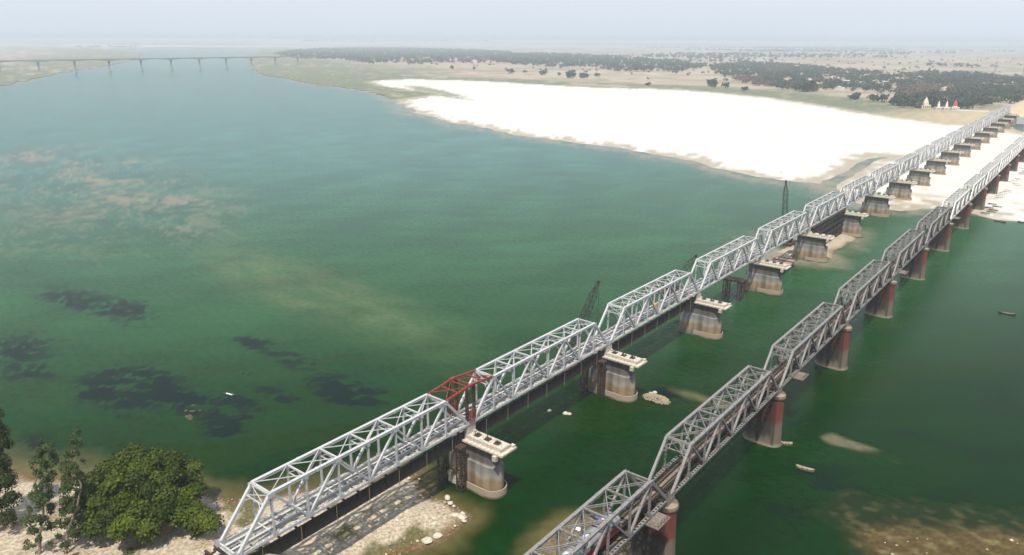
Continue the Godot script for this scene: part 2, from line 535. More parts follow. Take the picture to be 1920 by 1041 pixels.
func water_color(p: Vector2, d: float, sd: float, strip: float, brown: float, shoal: float) -> Color:
	var deep := Color(0.003, 0.021, 0.0005)
	var c := deep
	# sky reflection and haze painted into the colour, paler with distance
	var reach := (p - EYE).dot(Vector2(-0.78, 0.62))
	c = c.lerp(Color(0.017, 0.070, 0.026), smooth(150.0, 330.0, reach))
	c = c.lerp(Color(0.034, 0.122, 0.112), smooth(280.0, 800.0, reach))
	var plume := noise_a.get_noise_2d(p.x * 0.22 + 900.0, p.y * 0.5)
	var pq := (p - Vector2(-155, 132)).rotated(0.12)
	var pale := 1.0 - smooth(0.35, 1.0, Vector2(pq.x / 145.0, pq.y / 34.0).length() + 0.45 * plume)
	c = c.lerp(Color(0.062, 0.098, 0.042), pale * (0.55 + 0.5 * noise_c.get_noise_2d(p.x * 0.8, p.y * 1.6)))
	var tone := noise_b.get_noise_2d(p.x * 0.6, p.y * 0.35)
	var fw := p.rotated(-0.67)
	var gust := noise_c.get_noise_2d(fw.x * 0.25, fw.y * 1.1)
	c = c * (1.0 + 0.22 * tone + 0.16 * gust)
	var far := smooth(150.0, 420.0, d)
	# shallows beside the land
	var w := (9.0 + 30.0 * far) * smooth(60.0, -90.0, p.x - 20.0) + 4.0
	var ragged := noise_a.get_noise_2d(p.x * 1.1, p.y * 1.1) * 0.6 + noise_b.get_noise_2d(p.x * 3.0, p.y * 3.0) * 0.4
	var near := smooth(-w * (1.0 + 0.8 * ragged), 0.0, sd)
	var uv := p.rotated(0.45)
	var bars := noise_c.get_noise_2d(uv.x * 0.35 + uv.y * 0.3, uv.y * 1.1) * 0.6 + 0.5 * noise_b.get_noise_2d(uv.x * 0.55, uv.y * 1.9)
	c = c.lerp(Color(0.10, 0.085, 0.035).lerp(Color(0.20, 0.185, 0.14), far), near * clampf(0.85 + far * (bars * 1.4 - 0.1), 0.2, 1.0))
	if d < 900.0:
		# sand waves under shallow water towards the left bank
		var q := (p - Vector2(-500, 185)).rotated(0.20)
		var hump := 1.0 - smooth(0.3, 1.0, Vector2(q.x / 350.0, q.y / 100.0).length() + 0.35 * noise_a.get_noise_2d(p.x * 0.5, p.y * 0.5))
		if hump > 0.0:
			var wx := p.x + 26.0 * noise_a.get_noise_2d(p.x * 0.9, p.y * 0.9)
			var wy := p.y + 26.0 * noise_a.get_noise_2d(p.x * 0.9 + 500.0, p.y * 0.9)
			var ridge := 1.0 - absf(noise_b.get_noise_2d(wx * 0.75 + wy * 0.35, wy * 1.5 - wx * 0.3)) * 2.6
			var body := noise_a.get_noise_2d(p.x * 0.8 + 40.0, p.y * 1.6) * 0.5 + 0.5
			c = c.lerp(Color(0.15, 0.145, 0.095), hump * smooth(0.3, 0.9, body) * 0.4)
			c = c.lerp(Color(0.17, 0.16, 0.115), hump * smooth(0.5, 1.0, ridge * 0.7 + body * 0.4) * 0.55)
			c = c.lerp(Color(0.016, 0.06, 0.048), hump * smooth(0.25, -0.3, ridge) * 0.55)
			c = c.lerp(Color(0.21, 0.175, 0.12), smooth(0.5, 1.0, hump) * smooth(0.68, 0.9, body + 0.16 * ridge) * 0.5)
	if d < 420.0:
		# weed beds
		var weed := 0.0
		for i in WEEDS.size() / 4:
			var dx: float = (p.x - WEEDS[4 * i]) / (WEEDS[4 * i + 2] * 1.3)
			var dy: float = (p.y - WEEDS[4 * i + 1]) / (WEEDS[4 * i + 3] * 1.3)
			var e := dx * dx + dy * dy
			if e < 2.5:
				weed += exp(-e * 1.6)
		var fl := p.rotated(-0.67)
		var fibre := noise_b.get_noise_2d(fl.x * 1.5, fl.y * 5.0) * 0.9 + noise_c.get_noise_2d(fl.x * 2.6, fl.y * 9.0) * 0.6
		weed = smooth(0.05, 0.92, weed * (0.85 + 1.5 * fibre) + 0.12 * smooth(-60.0, -130.0, p.x) * (0.5 + fibre))
		c = c.lerp(Color(0.003, 0.007, 0.009), weed * (0.93 if p.x < 30.0 else 0.5))
		if shoal > -6.0:
			var m := smooth(-5.0, 3.0, shoal + 5.0 * ragged)
			var mott := noise_c.get_noise_2d(p.x * 4.0, p.y * 6.0) * 0.5 + noise_b.get_noise_2d(p.x * 5.0, p.y * 5.0) * 0.5
			c = c.lerp(Color(0.012, 0.020, 0.008), m * 0.8)
			c = c.lerp(Color(0.050, 0.050, 0.020), m * smooth(0.05, 0.5, mott + 0.1))
			var b := smooth(-3.0, 2.5, brown + 4.0 * ragged)
			var speck := noise_c.get_noise_2d(p.x * 14.0, p.y * 14.0)
			c = c.lerp(Color(0.078, 0.056, 0.022).lerp(Color(0.135, 0.108, 0.052), smooth(-0.1, 0.5, mott)) * (1.0 + 0.5 * speck), b * 0.92)
		if strip > -3.0:
			c = c.lerp(Color(0.13, 0.118, 0.075), smooth(-1.0, 0.8, strip + 1.2 * ragged) * 0.8)
		var r2 := (p - Vector2(31, 137)).length() / 16.0
		if r2 < 1.5:
			c = c.lerp(Color(0.12, 0.115, 0.05), (1.0 - smooth(0.2, 1.0, Vector2((p.x - 33.0) / 15.0, (p.y - 138.0) / 3.5).length() + 0.5 * ragged)) * 0.75)
	return c


func make_land() -> void:
	make_shores()
	var angles := PackedFloat32Array()
	var a := -46.0
	while a <= 46.0:
		angles.append(a)
		a += 0.13
	a = 49.0
	while a < 314.0:
		angles.append(a)
		a += 4.0
	angles.append(-46.0 + 360.0)
	while (angles.size() - 1) % 4 != 0:
		angles.insert(angles.size() - 1, (angles[angles.size() - 1] + angles[angles.size() - 2]) * 0.5)
	var radii := PackedFloat32Array([0.0, 35.0, 70.0, 95.0])
	var inv := 1.0 / 112.0
	while inv > 1.0 / 1000.0:
		radii.append(1.0 / inv)
		inv -= 0.0000295
	while inv > 1.0 / 40000.0:
		radii.append(1.0 / inv)
		inv -= 0.0000125
	radii.append(44000.0)
	radii.append(60000.0)
	while (radii.size() - 1) % 4 != 0:
		radii.append(radii[radii.size() - 1] * 1.1)
	var na := angles.size()
	var nr := radii.size()
	var yaw := -0.6661
	var dirs := PackedVector2Array()
	for i in na:
		var t := yaw + deg_to_rad(angles[i])
		dirs.append(Vector2(sin(t), cos(t)))
	# signed distances on every fourth node
	var ca := (na - 1) / 4 + 1
	var cr := (nr - 1) / 4 + 1
	var keys := ["land", "sand", "near", "strip", "brown", "shoal"]
	var D := {}
	for k in keys:
		var arr := PackedFloat32Array()
		arr.resize(ca * cr)
		D[k] = arr
	for j in cr:
		for i in ca:
			var p: Vector2 = EYE + dirs[i * 4] * radii[j * 4]
			var d := radii[j * 4]
			var near := -1e6
			var land := -1e6
			var strip := -99.0
			var brown := -99.0
			var shoal := -99.0
			if p.y < 140.0 and p.x < 60.0:
				near = inside_distance(p, shores.bank_near)
			land = near
			if d > 400.0:
				land = maxf(land, inside_distance(p, shores.bank_far))
			if d > 1100.0:
				land = maxf(land, inside_distance(p, shores.bank_left))
			if d > 6000.0:
				land = maxf(land, inside_distance(p, shores.bank_beyond))
			if d < 220.0:
				land = maxf(land, inside_distance(p, shores.bank_mid))
				strip = inside_distance(p, shores.strip)
				brown = inside_distance(p, shores.brown)
				shoal = inside_distance(p, shores.shoal)
			elif d < 700.0:
				land = maxf(land, inside_distance(p, shores.causeway))
			D["land"][j * ca + i] = clampf(land, -3000.0, 3000.0)
			D["sand"][j * ca + i] = inside_distance(p, shores.sand) if d > 380.0 else -2000.0
			D["near"][j * ca + i] = clampf(near, -3000.0, 3000.0)
			D["strip"][j * ca + i] = strip
			D["brown"][j * ca + i] = brown
			D["shoal"][j * ca + i] = shoal
	var channels := [[flat([-46,505, -48,545, -48,585, -52,650, -53,695, -38,718, -14,722]), -90.0, 20.0, 480.0, 760.0, 6.5, 2.5], [flat([-12,1146, 8,1120, 34,1062, 76,1012, 123,996, 300,970]), -40.0, 400.0, 900.0, 1180.0, 10.0, 30.0]]
	var total := na * nr
	var at := PackedVector2Array(); at.resize(total)
	var SD := PackedFloat32Array(); SD.resize(total)
	var H := PackedFloat32Array(); H.resize(total)
	var LC := PackedColorArray(); LC.resize(total)
	var WC := PackedColorArray(); WC.resize(total)
	var kind := PackedByteArray(); kind.resize(total)
	for j in nr:
		var cj := mini(j / 4, cr - 2)
		var fj := (j - cj * 4) / 4.0
		var d := radii[j]
		for i in na:
			var ci := mini(i / 4, ca - 2)
			var fi := (i - ci * 4) / 4.0
			var n := j * na + i
			var b := cj * ca + ci
			var p: Vector2 = EYE + dirs[i] * d
			at[n] = p
			var L: PackedFloat32Array = D["land"]
			var sd := lerpf(lerpf(L[b], L[b + 1], fi), lerpf(L[b + ca], L[b + ca + 1], fi), fj)
			var small := noise_b.get_noise_2d(p.x * 2.0, p.y * 2.0)
			var big := noise_a.get_noise_2d(p.x, p.y)
			var amp := clampf(d / 200.0, 0.6, 6.0)
			sd += big * 3.0 * amp + small * 1.1 * amp
			if d > 480.0 and d < 1500.0:
				for ch in channels:
					var line: PackedVector2Array = ch[0]
					if p.x < ch[1] or p.x > ch[2] or p.y < ch[3] or p.y > ch[4]:
						continue
					var near_line := 1e9
					var along := 0.0
					for k in line.size() - 1:
						var q := Geometry2D.get_closest_point_to_segment(p, line[k], line[k + 1])
						if q.distance_to(p) < near_line:
							near_line = q.distance_to(p)
							along = (k + (q - line[k]).length() / (line[k + 1] - line[k]).length()) / (line.size() - 1)
					sd = minf(sd, near_line - lerpf(ch[5], ch[6], along) * (1.0 + 0.5 * small + 0.5 * big))
			SD[n] = sd
			if sd > -40.0 - d * 0.05:
				var S: PackedFloat32Array = D["sand"]
				var sand := lerpf(lerpf(S[b], S[b + 1], fi), lerpf(S[b + ca], S[b + ca + 1], fi), fj)
				var N: PackedFloat32Array = D["near"]
				var near := lerpf(lerpf(N[b], N[b + 1], fi), lerpf(N[b + ca], N[b + ca + 1], fi), fj)
				var h := 0.0
				var c := Color.BLACK
				var mole := d > 380.0 and p.y < 430.0 and p.x < 40.0 and p.x > -40.0
				if d < 380.0 or mole:
					kind[n] = 1
					h = clampf(sd * 0.16, -1.2, 1.5) + clampf(sd - 10.0, 0.0, 30.0) * 0.02
					h += (noise_b.get_noise_2d(p.x * 3.2, p.y * 3.2) * 0.35 + noise_c.get_noise_2d(p.x * 7.0, p.y * 7.0) * 0.16) * lin(-1.0, 6.0, sd)
					if near > -3.0:
						var e := 13.6 * smooth(22.0, 3.0, p.y) * smooth(17.0, 8.0, absf(p.x - 4.5))
						h = maxf(h, e * lin(-2.0, 6.0, sd) + 0.02 * h)
					c = Color(0.50, 0.435, 0.33)
					var patch := noise_a.get_noise_2d(p.x * 2.4 + 50.0, p.y * 2.4) * 0.7 + noise_b.get_noise_2d(p.x * 4.0, p.y * 4.0) * 0.5
					c = c.lerp(Color(0.30, 0.23, 0.14), smooth(0.0, 0.6, patch))
					if d < 260.0:
						c = c.lerp(Color(0.13, 0.12, 0.045), smooth(0.25, 0.6, noise_b.get_noise_2d(p.x * 2.0 + 300.0, p.y * 2.0) + 0.25 * lin(8.0, 1.0, sd)))
					c = c.lerp(Color(0.16, 0.085, 0.025), smooth(3.2, 0.3, sd + 1.5 * patch) * (0.85 if d < 260.0 else 0.35))
					if p.x > 24.0 and p.y > 30.0 and p.y < 90.0:
						c = Color(0.15, 0.115, 0.055).lerp(Color(0.30, 0.24, 0.15), smooth(0.0, 0.6, patch))
					if sd < 0.6:
						c = c.lerp(Color(0.09, 0.065, 0.03), 0.6)
				else:
					var veg := noise_a.get_noise_2d(p.x * 0.10, p.y * 0.16) * 0.5 + noise_b.get_noise_2d(p.x * 0.25, p.y * 0.4) * 0.5
					h = clampf(sd * 0.03, -2.0, 1.3) + noise_a.get_noise_2d(p.x * 0.5, p.y * 0.5) * 0.25 * lin(0.0, 20.0, sd)
					if sand + 10.0 * big > 0.0:
						kind[n] = 2
						c = Color(0.555, 0.55, 0.535)
						c = c * (1.0 + 0.06 * big + 0.07 * noise_c.get_noise_2d(p.x * 0.3 + p.y * 0.1, p.y * 1.2))
						var wet := smooth(16.0 + 10.0 * small, 0.0, sd)
						var uv := p.rotated(0.45)
						var drift := noise_b.get_noise_2d(uv.x * 0.55, uv.y * 1.9)
						var dune := noise_c.get_noise_2d(uv.x * 0.35 + uv.y * 0.3, uv.y * 1.1) * 0.6 + 0.5 * drift
						wet = smooth(34.0, 2.0, sd + 16.0 * small)
						c = c.lerp(Color(0.31, 0.275, 0.22), smooth(-0.25, 0.45, dune + 1.3 * wet - 0.75) * 0.95 * smooth(0.02, 0.3, wet))
						# a grassy spit near the downstream tip
						var g := (p - Vector2(-1000, 1090)).rotated(0.56)
						c = c.lerp(Color(0.15, 0.18, 0.10), (1.0 - smooth(0.5, 1.0, Vector2(g.x / 290.0, g.y / 36.0).length() + 0.4 * small)) * 0.9)
						# the old line of a side channel
						c = c.lerp(Color(0.40, 0.35, 0.27), smooth(30.0, 4.0, sand) * smooth(-800.0, -500.0, p.x) * smooth(-0.6, 0.3, drift) * 0.8)
						if p.x > 0.0 and p.y < 700.0:
							c = c.lerp(Color(0.30, 0.25, 0.16), smooth(0.05, 0.5, drift + 0.25 * lin(60.0, 10.0, sd)) * 0.7 * smooth(640.0, 500.0, p.y))
					else:
						kind[n] = 3
						h += clampf(-sand * 0.008, 0.0, 1.0)
						var field := Color(0.36, 0.295, 0.23)
						var row := noise_b.get_noise_2d(p.x * 0.035 + p.y * 0.02, p.y * 0.16 - p.x * 0.05)
						field = field.lerp(Color(0.22, 0.195, 0.13), smooth(-0.05, 0.35, row))
						field = field.lerp(Color(0.17, 0.175, 0.11), smooth(0.3, 0.42, noise_c.get_noise_2d(p.x * 0.04 + 70.0, p.y * 0.14)) * 0.7)
						field = field.lerp(Color(0.42, 0.35, 0.28), smooth(0.15, 0.5, veg))
						var streak := noise_c.get_noise_2d(p.x * 0.25 + p.y * 0.1, p.y * 0.8 + p.x * 0.3)
						var green := Color(0.12, 0.145, 0.085).lerp(Color(0.33, 0.285, 0.20), smooth(0.0, 0.6, veg * 0.5 + streak * 0.7) * 0.75)
						var edge := maxf(sand, -sd)
						c = field
						if d < 9000.0:
							c = green.lerp(field, smooth(-120.0, -210.0 - 90.0 * veg, edge) if p.x > -1500.0 else smooth(300.0, 700.0, sd + 250.0 * veg))
							c = c.lerp(Color(0.34, 0.30, 0.24), smooth(-26.0, -4.0, sand) * 0.9)
							c = c.lerp(Color(0.42, 0.34, 0.25), smooth(0.2, 0.5, veg) * 0.6)
						# bare earth along the foot of the far approach
						var foot := smooth(220.0, 60.0, (p - Vector2(0, 1180)).length())
						c = c.lerp(Color(0.47, 0.38, 0.26), foot * 0.8)
						c = c.lerp(Color(0.13, 0.15, 0.10), smooth(3500.0, 8000.0, d) * smooth(-0.1, 0.35, veg) * 0.6)
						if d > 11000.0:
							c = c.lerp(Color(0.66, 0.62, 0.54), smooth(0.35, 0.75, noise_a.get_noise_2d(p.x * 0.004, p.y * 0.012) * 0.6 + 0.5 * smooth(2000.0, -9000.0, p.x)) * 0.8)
					# the approach bank of both bridges
					if p.y > 1090.0 and p.y < 4000.0:
						var e := 13.5 * smooth(1105.0, 1135.0, p.y) * (1.0 - smooth(26.0, 62.0, absf(p.x - 27.0)))
						if e > h:
							h = e
							c = c.lerp(Color(0.50, 0.41, 0.28), smooth(1.0, 4.0, e))
							kind[n] = 3
				H[n] = h
				LC[n] = c
			if sd < 10.0 + d * 0.05:
				var T: PackedFloat32Array = D["strip"]
				var B: PackedFloat32Array = D["brown"]
				var G: PackedFloat32Array = D["shoal"]
				WC[n] = water_color(p, d, sd, lerpf(lerpf(T[b], T[b + 1], fi), lerpf(T[b + ca], T[b + ca + 1], fi), fj), lerpf(lerpf(B[b], B[b + 1], fi), lerpf(B[b + ca], B[b + ca + 1], fi), fj), lerpf(lerpf(G[b], G[b + 1], fi), lerpf(G[b + ca], G[b + ca + 1], fi), fj)) if d < 2500.0 else Color(0.034, 0.122, 0.112)
	# sheets: one of water, three of land
	var wi := PackedInt32Array()
	var li := [PackedInt32Array(), PackedInt32Array(), PackedInt32Array(), PackedInt32Array()]
	for j in nr - 1:
		for i in na - 1:
			var q := [j * na + i, j * na + i + 1, (j + 1) * na + i + 1, (j + 1) * na + i]
			for t in [[0, 1, 2], [0, 2, 3]]:
				var x: int = q[t[0]]
				var y: int = q[t[1]]
				var z: int = q[t[2]]
				if j == 0 and t[0] == 0 and t[1] == 1:
					continue
				var lowest := minf(minf(SD[x], SD[y]), SD[z])
				var highest := maxf(maxf(SD[x], SD[y]), SD[z])
				if lowest < 0.5:
					wi.append(x); wi.append(z); wi.append(y)
				if highest > -0.5:
					var k := maxi(maxi(kind[x], kind[y]), kind[z])
					li[k].append(x); li[k].append(z); li[k].append(y)
	var flat_normals := PackedVector3Array()
	flat_normals.resize(total)
	var wv := PackedVector3Array(); wv.resize(total)
	var lv := PackedVector3Array(); lv.resize(total)
	for n in total:
		wv[n] = Vector3(at[n].x, 0.0, -at[n].y)
		lv[n] = Vector3(at[n].x, H[n], -at[n].y)
	var ln := PackedVector3Array()
	ln.resize(total)
	for j in nr:
		for i in na:
			var n := j * na + i
			var u: Vector3 = lv[j * na + mini(i + 1, na - 1)] - lv[j * na + maxi(i - 1, 0)]
			var v: Vector3 = lv[mini(j + 1, nr - 1) * na + i] - lv[maxi(j - 1, 0) * na + i]
			var nn := u.cross(v)
			ln[n] = (nn if nn.y > 0.0 else -nn).normalized() if nn.length() > 1e-6 else Vector3.UP
	flat_normals.fill(Vector3.UP)
	struct("river_water", sheet(wv, flat_normals, WC, wi), M.water)
	struct("river_bank", sheet(lv, ln, LC, li[1]), M.soil)
	struct("sand_flat", sheet(lv, ln, LC, li[2]), M.sand)
	struct("ground", sheet(lv, ln, LC, li[3]), M.plain)


func sheet(v: PackedVector3Array, n: PackedVector3Array, c: PackedColorArray, idx: PackedInt32Array) -> ArrayMesh:
	# keep the used vertices only
	var to := PackedInt32Array()
	to.resize(v.size())
	to.fill(-1)
	var V := PackedVector3Array()
	var N := PackedVector3Array()
	var C := PackedColorArray()
	var I := PackedInt32Array()
	I.resize(idx.size())
	for k in idx.size():
		var s := idx[k]
		if to[s] < 0:
			to[s] = V.size()
			V.append(v[s]); N.append(n[s]); C.append(c[s])
		I[k] = to[s]
	var arr := []
	arr.resize(Mesh.ARRAY_MAX)
	arr[Mesh.ARRAY_VERTEX] = V
	arr[Mesh.ARRAY_NORMAL] = N
	arr[Mesh.ARRAY_COLOR] = C
	arr[Mesh.ARRAY_INDEX] = I
	var m := ArrayMesh.new()
	m.add_surface_from_arrays(Mesh.PRIMITIVE_TRIANGLES, arr)
	return m


func ground_height(x: float, z: float) -> float:
	# near bank and far plain, roughly
	return 1.6 if z < 400.0 else 3.2


# ---------------------------------------------------------------- the spans
func span_node(side: int, u: float, top: bool, w: float, s: float, depth: float) -> Vector3:
	return Vector3(side * w, depth if top else 0.0, -u * s / 8.0)


# an eight-panel through truss; old: track on it and ladder-like chords
func make_span(called: String, label: String, group: String, old: bool, detail: bool, steel: Material) -> Node3D:
	var w := OW if old else NW
	var s := OSP if old else NS
	var h := (OT - OB) if old else (NT - NB)
	var t := thing(called, label, "bridge span", Vector3.ZERO, 0.0, group)
	var cw := 0.62
	var tw := 0.56
	var nd := func(side: int, u: float, top: bool) -> Vector3: return span_node(side, u, top, w, s, h)
	for side in 2:
		var st := mb()
		if detail:
			if old:
				battened(st, nd.call(side, -0.06, false), nd.call(side, 8.06, false), 0.72, 0.5, 1.02, 0.42, Vector3.UP, 0.13)
			else:
				battened(st, nd.call(side, -0.06, false), nd.call(side, 8.06, false), cw, 0.58, 1.27, 0.3, Vector3.UP, 0.2)
			# gusset plates at the lower panel points
			for u in 9:
				var c: Vector3 = nd.call(side, u, false)
				for k in [-1.0, 1.0]:
					box(st, c + Vector3(k * (cw * 0.5 + (0.07 if old else 0.02)), 0.32, 0), Vector3(0.025, 1.05, 1.7 if u % 2 == 0 else 0.9))
		else:
			bar(st, nd.call(side, -0.06, false), nd.call(side, 8.06, false), cw, 0.5)
		obj("bottom_chord", st, steel, t)
		st = mb()
		bar(st, nd.call(side, 0.98, true), nd.call(side, 7.02, true), tw, 0.55)
		if detail:
			# cover plates along the top, and splices
			bar(st, nd.call(side, 1.0, true) + Vector3(0, 0.29, 0), nd.call(side, 7.0, true) + Vector3(0, 0.29, 0), tw + 0.12, 0.03)
			for u in range(1, 8):
				var c: Vector3 = nd.call(side, u, true)
				for k in [-1.0, 1.0]:
					box(st, c + Vector3(k * (tw * 0.5 + 0.02), -0.3, 0), Vector3(0.025, 1.0, 1.5 if u % 2 == 1 else 0.8))
			for u in [2.35, 5.65]:
				box(st, nd.call(side, u, true) + Vector3(0, 0.02, 0), Vector3(tw + 0.17, 0.66, 0.5))
		obj("top_chord", st, steel, t)
		for e in [[0, 1], [8, 7]]:
			st = mb()
			bar(st, nd.call(side, e[0], false), nd.call(side, e[1], true), tw, 0.6)
			obj("end_post", st, steel, t)
		if detail:
			for u in range(1, 8):
				st = mb()
				ibeam(st, nd.call(side, u, false) + Vector3(0, 0.25, 0), nd.call(side, u, true) - Vector3(0, 0.25, 0), 0.34, 0.42, Vector3.RIGHT)
				obj("vertical_post", st, steel, t)
			for u in range(1, 7):
				st = mb()
				var a: Vector3 = nd.call(side, u, u % 2 == 1)
				var b: Vector3 = nd.call(side, u + 1, u % 2 == 0)
				if u % 2 == 0 or u == 7:
					laced(st, a, b, 0.46, 0.44, 0.55, Vector3.RIGHT)
				else:
					ibeam(st, a, b, 0.36, 0.46, Vector3.RIGHT)
				obj("diagonal", st, steel, t)
			st = mb()
			ibeam(st, nd.call(side, 7, true), nd.call(side, 7.0, false), 0.01, 0.06, Vector3.RIGHT)
		else:
			st = mb()
			for u in range(1, 8):
				bar(st, nd.call(side, u, false), nd.call(side, u, true), 0.34, 0.34)
			for u in range(1, 7):
				bar(st, nd.call(side, u, u % 2 == 1), nd.call(side, u + 1, u % 2 == 0), 0.42, 0.4)
			obj("web_members", st, steel, t)
	# over the top: struts, laterals, sway frames, portals
	var lat := mb()
	for u in range(1, 8):
		var a: Vector3 = nd.call(0, u, true)
		var b: Vector3 = nd.call(1, u, true)
		var st := mb() if detail else lat
		bar(st, a + Vector3(tw * 0.5, 0.1, 0), b - Vector3(tw * 0.5, -0.1, 0), 0.3, 0.3)
		if detail:
			if u > 1 and u < 7:
				var dn := Vector3(0, -1.5, 0)
				bar(st, a + dn + Vector3(0.2, 0, 0), b + dn - Vector3(0.2, 0, 0), 0.2, 0.2)
				var mid := (a + b) * 0.5
				bar(st, a + dn + Vector3(0.2, 0, 0), mid, 0.12, 0.14)
				bar(st, b + dn - Vector3(0.2, 0, 0), mid, 0.12, 0.14)
			obj("top_strut", st, steel, t)
		if u < 7:
			var st2 := mb() if detail else lat
			var c: Vector3 = nd.call(0, u + 1, true)
			var e: Vector3 = nd.call(1, u + 1, true)
			var k := 0.14 if detail else 0.2
			for off in ([0.16, -0.22] if old and detail else [0.12]):
				bar(st2, a + Vector3(0, off, 0), e + Vector3(0, off, 0), k, k)
				bar(st2, b + Vector3(0, off - 0.02, 0), c + Vector3(0, off - 0.02, 0), k, k)
			if detail:
				obj("top_brace", st2, steel, t)
	for e in [[0, 1, 1.0], [8, 7, -1.0]]:
		var st := mb() if detail else lat
		var f := [nd.call(0, e[0], false), nd.call(0, e[1], true), nd.call(1, e[0], false), nd.call(1, e[1], true)]
		var p := func(side: int, x: float) -> Vector3: return f[side * 2].lerp(f[side * 2 + 1], x)
		var out := Vector3(0, 0.0, 0)
		bar(st, p.call(0, 0.80) + out, p.call(1, 0.80) + out, 0.2, 0.2)
		bar(st, p.call(0, 0.98), p.call(1, 0.98), 0.35, 0.4)
		if old:
			var mid: Vector3 = (p.call(0, 0.97) + p.call(1, 0.97)) * 0.5
			var low: Vector3 = (p.call(0, 0.81) + p.call(1, 0.81)) * 0.5
			bar(st, p.call(0, 0.81), mid, 0.16, 0.16)
			bar(st, p.call(1, 0.81), mid, 0.16, 0.16)
			for k in [0.25, 0.75]:
				bar(st, p.call(0, 0.97).lerp(p.call(1, 0.97), k), p.call(0, 0.81).lerp(p.call(1, 0.81), k), 0.12, 0.12)
			bar(st, p.call(0, 0.68), p.call(0, 0.81).lerp(low, 0.5), 0.16, 0.16)
			bar(st, p.call(1, 0.68), p.call(1, 0.81).lerp(low, 0.5), 0.16, 0.16)
		else:
			bar(st, p.call(0, 0.80), p.call(1, 0.97), 0.12, 0.12)
			bar(st, p.call(1, 0.80), p.call(0, 0.97), 0.12, 0.12)
			bar(st, p.call(0, 0.70), p.call(0, 0.80).lerp(p.call(1, 0.80), 0.3), 0.12, 0.12)
			bar(st, p.call(1, 0.70), p.call(1, 0.80).lerp(p.call(0, 0.80), 0.3), 0.12, 0.12)
		if detail:
			obj("portal_frame", st, steel, t)
	if not detail:
		obj("top_bracing", lat, steel, t)
	# the floor
	var fm: Material = M.brown if old else steel
	var floor_st := mb()
	for u in 9:
		var st := mb() if detail else floor_st
		var a: Vector3 = nd.call(0, u, false) + Vector3(0.2, -0.12, 0)
		var b: Vector3 = nd.call(1, u, false) + Vector3(-0.2, -0.12, 0)
		if u == 0:
			a.z += 0.1; b.z += 0.1
		if detail:
			ibeam(st, a, b, 0.36, 0.95)
			obj("floor_beam", st, fm, t)
		else:
			bar(st, a, b, 0.3, 0.9)
	for side in [-1.0, 1.0]:
		var st := mb() if detail else floor_st
		var a := Vector3(w * 0.5 + side * 0.95, 0.12, 0)
		var b := Vector3(w * 0.5 + side * 0.95, 0.12, -s)
		if detail:
			ibeam(st, a, b, 0.42, 0.8)
			obj("stringer", st, fm, t)
		else:
			bar(st, a, b, 0.3, 0.7)
	if detail:
		var st := mb()
		for u in 8:
			bar(st, nd.call(0, u, false) - Vector3(0, 0.3, 0), nd.call(1, u + 1, false) - Vector3(0, 0.3, 0), 0.16, 0.12)
			bar(st, nd.call(1, u, false) - Vector3(0, 0.34, 0), nd.call(0, u + 1, false) - Vector3(0, 0.34, 0), 0.16, 0.08)
			for k in [0.33, 0.67]:
				var z: float = -(u + k) * s / 8.0
				bar(st, Vector3(w * 0.5 - 0.93, 0.1, z), Vector3(w * 0.5 + 0.93, 0.1, z), 0.12, 0.3)
		obj("bottom_bracing", st, fm, t)
	else:
		obj("floor_frame", floor_st, fm, t)
	if old:
		if detail:
			var st := mb()
			var n := int(s / 0.62)
			var r := RandomNumberGenerator.new()
			r.seed = 77
			for i in n:
				var z := -(i + 0.5) * s / n
				bar(st, Vector3(w * 0.5 - 1.4 + r.randf_range(-0.08, 0.08), 0.62, z), Vector3(w * 0.5 + 1.4 + r.randf_range(-0.08, 0.08), 0.62, z + r.randf_range(-0.02, 0.02)), 0.26, 0.16)
			obj("sleepers", st, M.sleeper, t).set_meta("kind", "stuff")
			for side in [-1.0, 1.0]:
				st = mb()
				bar(st, Vector3(w * 0.5 + side * 0.86, 0.785, 0.4), Vector3(w * 0.5 + side * 0.86, 0.785, -s - 0.4), 0.09, 0.16)
				obj("rail", st, M.rail, t)
			st = mb()
			for i in 20:
				var z0 := -s * i / 20.0 - 0.03
				bar(st, Vector3(w * 0.5 + 0.02, 0.725, z0), Vector3(w * 0.5 + r.randf_range(-0.03, 0.03), 0.725, z0 - s / 20.0 + 0.06), 0.62, 0.04)
			obj("walkway", st, M.walk, t)
		else:
			var st := mb()
			box(st, Vector3(w * 0.5, 0.6, -s * 0.5), Vector3(2.7, 0.14, s))
			obj("track_bed", st, M.sleeper, t)
	return t


func make_spans() -> void:
	var g := "white steel truss spans of the unfinished bridge"
	var near: Node3D
	var far: Node3D
	for k in 18:
		var at := P(0, NB, k * NP)
		var label := "white truss span without track, %s of its row from the near bank" % ORD[k]
		if k == 0:
			near = make_span("truss_span", label, g, false, true, M.steel)
			near.position = at
		elif k < 9:
			dup(near, at, 0, label)
		elif k == 9:
			far = make_span("truss_span", label, g, false, false, M.steel)
			far.position = at
		else:
			dup(far, at, 0, label)
	g = "grey steel truss spans of the old railway bridge"
	var silver: Node3D
	for k in 18:
		var at := P(OX, OB, OZ + k * OP)
		var label := "weathered grey truss span carrying the track, %s of its row from the near end" % ORD[k]
		if k >= 6:
			label = "bright silver old truss span, %s beyond the weathered grey ones" % ORD[k - 6]
		if k == 0:
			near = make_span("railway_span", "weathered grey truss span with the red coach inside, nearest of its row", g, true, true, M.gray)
			near.position = at
		elif k < 6:
			dup(near, at, 0, label)
		elif k == 6:
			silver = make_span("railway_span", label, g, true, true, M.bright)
			silver.position = at
		elif k < 9:
			dup(silver, at, 0, label)
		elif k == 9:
			far = make_span("railway_span", label, g, true, false, M.bright)
			far.position = at
		else:
			dup(far, at, 0, label)


